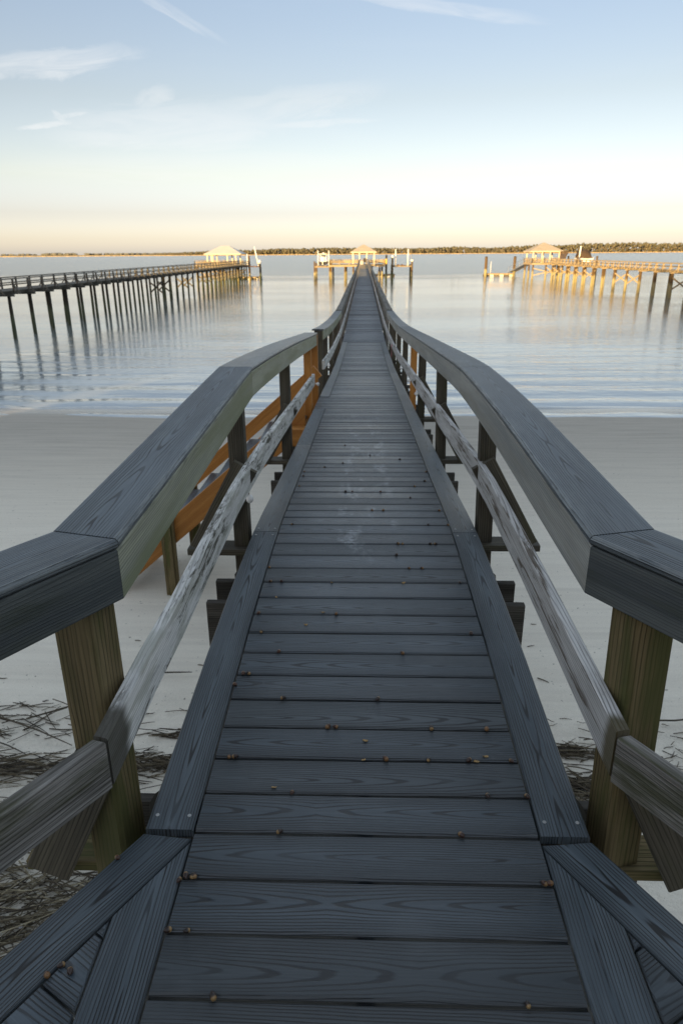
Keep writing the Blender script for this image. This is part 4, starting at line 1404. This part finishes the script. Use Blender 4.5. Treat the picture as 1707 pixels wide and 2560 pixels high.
for e in (0, 1.1):
    P0, P1 = Vector((28.6, 128.6 + e * .1, -.5)) + Vector((e, 0, 0)), Vector((27.2, 137.6, -2.4)) + Vector((e, 0, 0))
    mb = MB(); bar(mb, P0, P1, .07, .16); mb.build('side_beam', ['metal'], gw)
    mb = MB(); bar(mb, P0 + Vector((0, 0, .9)), P1 + Vector((0, 0, .9)), .05, .05); mb.build('handrail', ['metal'], gw)
    for i in range(6):
        q = P0.lerp(P1, i / 5)
        mb = MB(); box(mb, q + Vector((0, 0, .46)), (.04, .04, .9)); mb.build('rail_post', ['metal'], gw)
mb = MB(); bar(mb, (29.15, 128.66, -.46), (27.75, 137.6, -2.36), 1.0, .04); mb.build('walkway', ['metal'], gw)

# right pier: covered boat on a lift, poles, furniture
lf = thing('boat_lift', (35.8, 121, WATER), 'boat lift right of the right pavilion with a tall white pole', 'boat lift', 'boat lifts')
pilings(lf, [(34.1, 117.6), (37.2, 117.6), (34.3, 123.5), (37.2, 123.5)], .6, 'far_piling', .16)
for yy in (117.6, 123.5):
    mb = MB(); bar(mb, (34.1, yy - .2, -.55), (37.2, yy - .2, -.55), .14, .18); mb.build('lift_beam', ['far_dark'], lf)
mb = MB(); tube(mb, [(34.75, 119, -.5), (34.85, 119, 2.1)], .12, 10); mb.build('guide_pole', ['white'], lf)
mb = MB(); tube(mb, [(37.0, 119, -.5), (37.0, 119, .4)], .10, 10); mb.build('guide_pole', ['white'], lf)
bt = thing('covered_boat', (35.75, 120.5, -.4), 'boat with white hull under brown canvas cover, on the lift beside right pavilion', 'boat')
mb = MB()
secs = [(115.9, .95, .0), (118, 1.0, .0), (120, .9, .04), (121.3, .5, .16), (122, .05, .3)]
for yy, w, s in secs:
    for a, b in hullp(w, s):
        mb.v.append(Vector((35.75 + a, yy + 2, .0 + b)))
for k in range(len(secs) - 1):
    for i in range(10):
        j = (i + 1) % 10
        mb.face((k * 10 + i, k * 10 + j, (k + 1) * 10 + j, (k + 1) * 10 + i), [(0, 0)] * 4, (0, 0))
mb.face(tuple(reversed(range(10))), [(0, 0)] * 10, (0, 0))
mb.build('hull', ['white'], bt)
mb = MB()
cs = [(116.0, .92, .3), (117.2, .98, 1.25), (119.6, .9, 1.35), (121.6, .35, .5)]
b0 = 0
for yy, w, h_ in cs:
    for a, b in ((-w, .26), (-w * .75, .26 + h_ * .8), (-w * .3, .26 + h_), (w * .3, .26 + h_), (w * .75, .26 + h_ * .8), (w, .26)):
        mb.v.append(Vector((35.75 + a, yy + 2, b)))
for k in range(3):
    for i in range(6):
        j = (i + 1) % 6
        mb.face((k * 6 + i, k * 6 + j, (k + 1) * 6 + j, (k + 1) * 6 + i), [(0, 0)] * 4, (0, 0), 0, True)
mb.face(tuple(reversed(range(6))), [(0, 0)] * 6, (0, 0))
mb.build('cover', ['brown_canvas'], bt)
sn = thing('privacy_screen', (33.0, 119.6, -.42), 'dark brown slatted screen standing beside the right pavilion', 'screen')
mb = MB()
for i in range(9):
    k = i / 8
    bar(mb, (32.45, 121.95, .10 + k * 1.18), (33.35 + .5 * k, 121.95, .10 + k * 1.18), .05, .135)
mb.build('slats', ['brown_canvas'], sn)
for xx in (32.5, 33.35):
    mb = MB(); box(mb, (xx, 122.02, .5), (.09, .09, 1.9)); mb.build('post', ['far_wood'], sn)
for x, y, lab in ((29.0, 124.6, 'round table with white top under the right pavilion, left half'), (31.6, 124.0, 'white-topped round table under the right pavilion beside the dark screen')):
    t_ = thing('round_table', (x, y, -.42), lab, 'table')
    mb = MB(); tube(mb, [(x, y, .32), (x, y, .36)], .5, 16); mb.build('tabletop', ['white'], t_)
    mb = MB(); tube(mb, [(x, y, -.42), (x, y, .32)], .05, 8); mb.build('pedestal', ['far_dark'], t_)

# ================================================================== FAR SHORE
def tube_crown(mb, c, r, sz, rnd):
    ball(mb, c, r, 7, 5, sz, 0, rnd, .6)
random.seed(21)
def shore_y(x):
    return 1330 + 40 * mnoise.noise(Vector((x * .004, 3, 0))) + .03 * x
def tree_h(px):
    # tree-top height (m) against the photograph's horizontal pixel
    return interp([(330, 0), (400, 2.4), (470, 6.5), (520, 8.5), (600, 9.5), (700, 10.5), (850, 11.5), (1000, 12), (1100, 11.5), (1250, 13.0), (1400, 13.5), (1500, 15), (1600, 15.5), (1707, 16.0), (2200, 17)], px)
mb = MB()
for i in range(6500):
    px = random.uniform(395, 2150)
    d = ray(px, 640)
    x = d.x / d.y
    dep = random.uniform(0, 1) ** 1.5
    yy = shore_y(1330 * x) + 75 + dep * 90
    H = tree_h(px) * (1 + .30 * mnoise.noise(Vector((px * .011, 1.7, 0))) + random.uniform(-.16, .1))
    if H < 1: continue
    r_ = random.uniform(1.0, 2.6) * min(1, H / 9)
    zc = WATER + 1.2 + max(.6, (H - r_ * .9)) * (random.uniform(.02, .9) if dep < .6 else random.uniform(.7, 1.0)) + r_ * .0
    warm = random.random()
    tube_crown(mb, (x * yy, yy, zc), r_, (1, 1, random.uniform(.8, 1.15)), (warm * (.9 if zc < WATER + H * .7 else .55), random.random()))
for i in range(500):
    px = random.uniform(430, 2150)
    d = ray(px, 640); x = d.x / d.y
    yy = shore_y(1330 * x) + 72
    H = tree_h(px) * .75
    tube(mb, [(x * yy, yy, WATER), (x * yy + random.uniform(-.4, .4), yy, WATER + H)], [.22, .12], 4, (random.uniform(.5, 1.), 0), 0)
tag(mb.build('wood', ['far_wood_leaf'], None, origin=(300, 1400, WATER)), 'brown and olive autumn wood along the far shore, low on the left and tall on the right', 'wood', kind='stuff')
mb = MB()
for i in range(260):
    px = random.choice([random.uniform(-250, 95), random.uniform(110, 190), random.uniform(215, 400), random.uniform(330, 480)])
    d = ray(px, 640); x = d.x / d.y
    yy = 2050 + random.uniform(0, 60)
    H = random.uniform(2.2, 4.6) * (1.25 if 100 < px < 190 else 1)
    ball(mb, (x * yy, yy, WATER + 1.8 + H * .4), H * .75, 8, 5, (random.uniform(1.6, 3), 1.2, .8), 0, (random.random(), random.random()), .4)
tag(mb.build('distant_wood', ['far_blue'], None, origin=(-900, 2080, WATER)), 'thin line of very distant trees low on the horizon at the left', 'wood', kind='stuff')
# marsh: a low bank of grass tussocks
mb = MB()
for i in range(5200):
    px = random.uniform(-300, 2050)
    d = ray(px, 640); x = d.x / d.y
    y0 = shore_y(1330 * x)
    yy = y0 + random.random() ** 2 * 75
    h_ = random.uniform(.6, 1.1)
    w = random.uniform(.5, 2.2)
    X0 = x * yy
    rd = (random.random(), random.random())
    b0 = len(mb.v)
    for a, b, c_ in ((-w, -.3, -.1), (w, -.3, -.1), (w, .5, -.1), (-w, .5, -.1), (-w * .7, 0, h_ * random.uniform(.8, 1)), (w * .7, .1, h_)):
        mb.v.append(Vector((X0 + a, yy + b, WATER + c_)))
    for f in ((0, 1, 5, 4), (1, 2, 5), (2, 3, 4, 5), (3, 0, 4)):
        mb.face(tuple(b0 + q for q in f), [(0, 0)] * len(f), rd)
tag(mb.build('marsh_grass', ['marsh'], None, origin=(0, 1350, WATER)), 'golden band of marsh grass along the far waterline', 'marsh', kind='stuff')
# land under the wood
mb = MB()
xs = np.linspace(-1500, 1800, 60)
for x in xs:
    y0 = shore_y(x)
    mb.v.extend([Vector((x, y0 + .5, WATER - .5)), Vector((x, y0 + 3, WATER + .45)), Vector((x, y0 + 140, WATER + .8)), Vector((x, y0 + 900, WATER + 1.0))])
for i in range(len(xs) - 1):
    for k in range(3):
        a = i * 4 + k
        mb.face((a, a + 4, a + 5, a + 1), [(0, 0)] * 4, (.5, .5))
tag(mb.build('far_bank', ['marsh'], None, origin=(0, 1400, WATER)), 'flat far bank of the river', 'land', kind='structure')

# ================================================================== WOOD ON THE SHORE BEHIND THE CAMERA (casts the morning shade over the beach)
random.seed(5)
mb = MB()
for i in range(70):
    x = -150 + i * 3.1 + random.uniform(-1, 1)
    yy = random.uniform(-30, -19)
    g = interp(SAND, yy)
    top = 10.3 + 1.0 * mnoise.noise(Vector((x * .11, 0, 2))) + random.uniform(-.5, .5)
    mm = 1
    tube(mb, [(x, yy, g - .3), (x + .2, yy, g + 3), (x - .1, yy, top - 2.2)], [.34, .26, .12], 8, (.2, .2), 1)
    for k in range(9):
        a = random.random() * 6.28
        rad = random.uniform(.3, 2.3)
        zc = random.uniform(g + 3.2, top - 1.0)
        ball(mb, (x + math.cos(a) * rad, yy + math.sin(a) * rad, zc), random.uniform(1.3, 2.1), 10, 7, (1.25, 1.25, .85), 0, rr(), .5)
    for k in range(4):
        ball(mb, (x + random.uniform(-1.6, 1.6), yy + random.uniform(-1.5, 1.5), g + random.uniform(.6, 2.8)), random.uniform(1.2, 1.9), 10, 7, (1.3, 1.2, .95), 0, rr(), .5)
    for k in range(90):
        a = random.random() * 6.28
        rad = random.uniform(.2, 3.4)
        c = Vector((x + math.cos(a) * rad, yy + math.sin(a) * rad, random.uniform(g + .5, top)))
        e1 = Vector((random.gauss(0, 1), random.gauss(0, 1), random.gauss(0, 1))).normalized() * random.uniform(.2, .45)
        e2 = Vector((random.gauss(0, 1), random.gauss(0, 1), random.gauss(0, 1))).normalized() * random.uniform(.15, .3)
        b0 = len(mb.v)
        mb.v.extend([c - e1, c - e2 * .5, c + e1, c + e2])
        mb.face((b0, b0 + 1, b0 + 2, b0 + 3), [(0, 0)] * 4, rr(), 0)
tag(mb.build('shore_wood', ['near_leaf', 'trunk'], None, origin=(0, -25, -1)), 'dense live oak wood on the shore behind the start of the boardwalk', 'wood', kind='stuff')

# ================================================================== WORLD, SUN, CAMERA
SUN_EL, SUN_AZ = 6.0, 208.0
w = bpy.data.worlds.new('World')
sc.world = w
w.use_nodes = True
t = NT(w.node_tree)
bg = w.node_tree.nodes['Background']
sky = t.n('ShaderNodeTexSky', {'sky_type': 'NISHITA', 'sun_disc': False, 'sun_elevation': R(SUN_EL), 'sun_rotation': R(SUN_AZ)})
D = t.n('ShaderNodeTexCoord').outputs['Generated']
dx, dy, dzz = t.sep(D)
el = t.m('MULTIPLY', t.m('ARCSINE', dzz), 180 / math.pi)
az = t.m('MULTIPLY', t.m('ARCTAN2', dx, dy), 180 / math.pi)
e01 = t.m('DIVIDE', el, 90.0, clamp=True)
corr = t.ramp(e01, [(0.0, (.80, 1.0, 2.4)), (.012, (.62, .735, 1.63)), (.030, (.47, .495, .93)), (.06, (.53, .49, .635)), (.115, (.505, .438, .49)), (.18, (.515, .455, .505)), (.30, (.55, .50, .55)), (1.0, (.6, .55, .55))])
base = t.vmul(t.mix(1.0, sky.outputs[0], corr, 'MULTIPLY'), (2.0, 2.0, 2.0))
gain = t.mr(az, 26.0, -34.0, .89, 1.05, smooth=False)
base = t.mix(1.0, base, t.xyz(gain, gain, gain), 'MULTIPLY')
# brighter sky added overhead, above the view, to lift the light on the sand
sky_fill = t.mr(el, 14.0, 42.0, 0.0, 1.0)
base = t.mix(t.m('MULTIPLY', sky_fill, .92), base, t.mix(t.mr(el, 36.0, 66.0), (2.75, 3.1, 3.5), (1.45, 1.8, 2.3)))
# cirrus wisps
def wisp(a0, e0, ang, la, le, amp, sx=0.35, sy=2.2, seed=0.0):
    ca, sa = math.cos(R(ang)), math.sin(R(ang))
    da, de = t.m('SUBTRACT', az, a0), t.m('SUBTRACT', el, e0)
    p_ = t.m('ADD', t.m('MULTIPLY', da, ca), t.m('MULTIPLY', de, sa))
    q_ = t.m('SUBTRACT', t.m('MULTIPLY', de, ca), t.m('MULTIPLY', da, sa))
    nz = t.noise(t.xyz(t.m('MULTIPLY', p_, sx), t.m('MULTIPLY', q_, sy), seed), 1.0, 5, .62, .8)
    q2 = t.m('ADD', q_, t.m('MULTIPLY', t.m('SUBTRACT', nz, .5), le * 1.6))
    g = t.m('ADD', t.m('POWER', t.m('ABSOLUTE', t.m('DIVIDE', p_, la)), 2.0), t.m('POWER', t.m('ABSOLUTE', t.m('DIVIDE', q2, le)), 2.0))
    f = t.mr(g, 1.0, 0.1)
    return t.m('MULTIPLY', t.m('MULTIPLY', f, t.mr(nz, .25, .7, .35, 1.)), amp)
def ae(u, v):
    d = ray(u, v)
    return math.degrees(math.atan2(d.x, d.y)), math.degrees(math.asin(d.z))
cl = None
for u, v, ang, la, le, amp, sx, sy, sd in ((95, 160, 9, 8.0, .95, .75, .25, 1.4, 1.), (120, 312, 9, 2.4, .22, .9, .9, 3., 2.), (150, 293, -42, .7, .26, .8, 1., 2., 2.5), (178, 288, 12, 1.5, .2, .7, .9, 3., 2.7),
        (430, 320, 3, 10, 2.0, .6, .16, .9, 3.), (700, 265, 8, 9, 1.3, .45, .2, 1.0, 4.), (800, 308, 2, 5, .3, .6, .3, 1.6, 4.5), (430, 30, -24, 4.5, .4, .4, .3, 2., 5.), (1080, 14, -9, 9, .5, .5, .25, 2., 6.),
        (500, 415, 1, 16, 1.2, .4, .15, 1.4, 7.), (1350, 440, 2, 15, .9, .25, .15, 1.5, 8.), (385, 245, 20, 1.8, .9, .5, .5, 1.2, 9.)):
    a0, e0 = ae(u, v)
    w_ = wisp(a0, e0, ang, la, le, amp, sx, sy, sd)
    cl = w_ if cl is None else t.m('MAXIMUM', cl, w_)
bg_rest = t.noise(t.xyz(t.m('MULTIPLY', az, .05), t.m('MULTIPLY', el, .22), 1.), 1.0, 5, .6, .7)
cl = t.m('MAXIMUM', cl, t.m('MULTIPLY', t.mr(bg_rest, .5, .8), t.mr(el, 16., 30., .12, .5)))
base = t.mix(t.m('MULTIPLY', cl, .6), base, (3.75, 3.75, 3.72))
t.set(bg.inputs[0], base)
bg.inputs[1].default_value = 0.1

sun = bpy.data.lights.new('sun', 'SUN')
sun.energy = 4.2
sun.angle = R(.6)
sun.color = (1.0, .67, .29)
so = bpy.data.objects.new('sun', sun)
col.objects.link(so)
sd = Vector((math.sin(R(SUN_AZ)) * math.cos(R(SUN_EL)), math.cos(R(SUN_AZ)) * math.cos(R(SUN_EL)), math.sin(R(SUN_EL))))
so.rotation_euler = sd.to_track_quat('Z', 'Y').to_euler()
so.location = (-40, -60, 40)

cam = bpy.data.cameras.new('camera')
cam.lens = 24.0
cam.sensor_fit = 'VERTICAL'
cam.sensor_height = 36.0
cam.sensor_width = 24.0
cam.clip_end = 8000
cam.clip_start = .05
cam.dof.use_dof = True
cam.dof.focus_distance = 2.0
cam.dof.aperture_fstop = 6.3
co = bpy.data.objects.new('camera', cam)
col.objects.link(co)
mw = Matrix((CR, CU, -CF)).transposed().to_4x4()
mw.translation = CAM_POS
co.matrix_world = mw
sc.camera = co

sc.render.engine = 'CYCLES'
sc.cycles.use_denoising = True
sc.cycles.max_bounces = 8
sc.cycles.sample_clamp_indirect = 6.0
sc.view_settings.view_transform = 'Standard'
sc.view_settings.look = 'None'
sc.view_settings.exposure = 1.41
sc.view_settings.gamma = 1.0
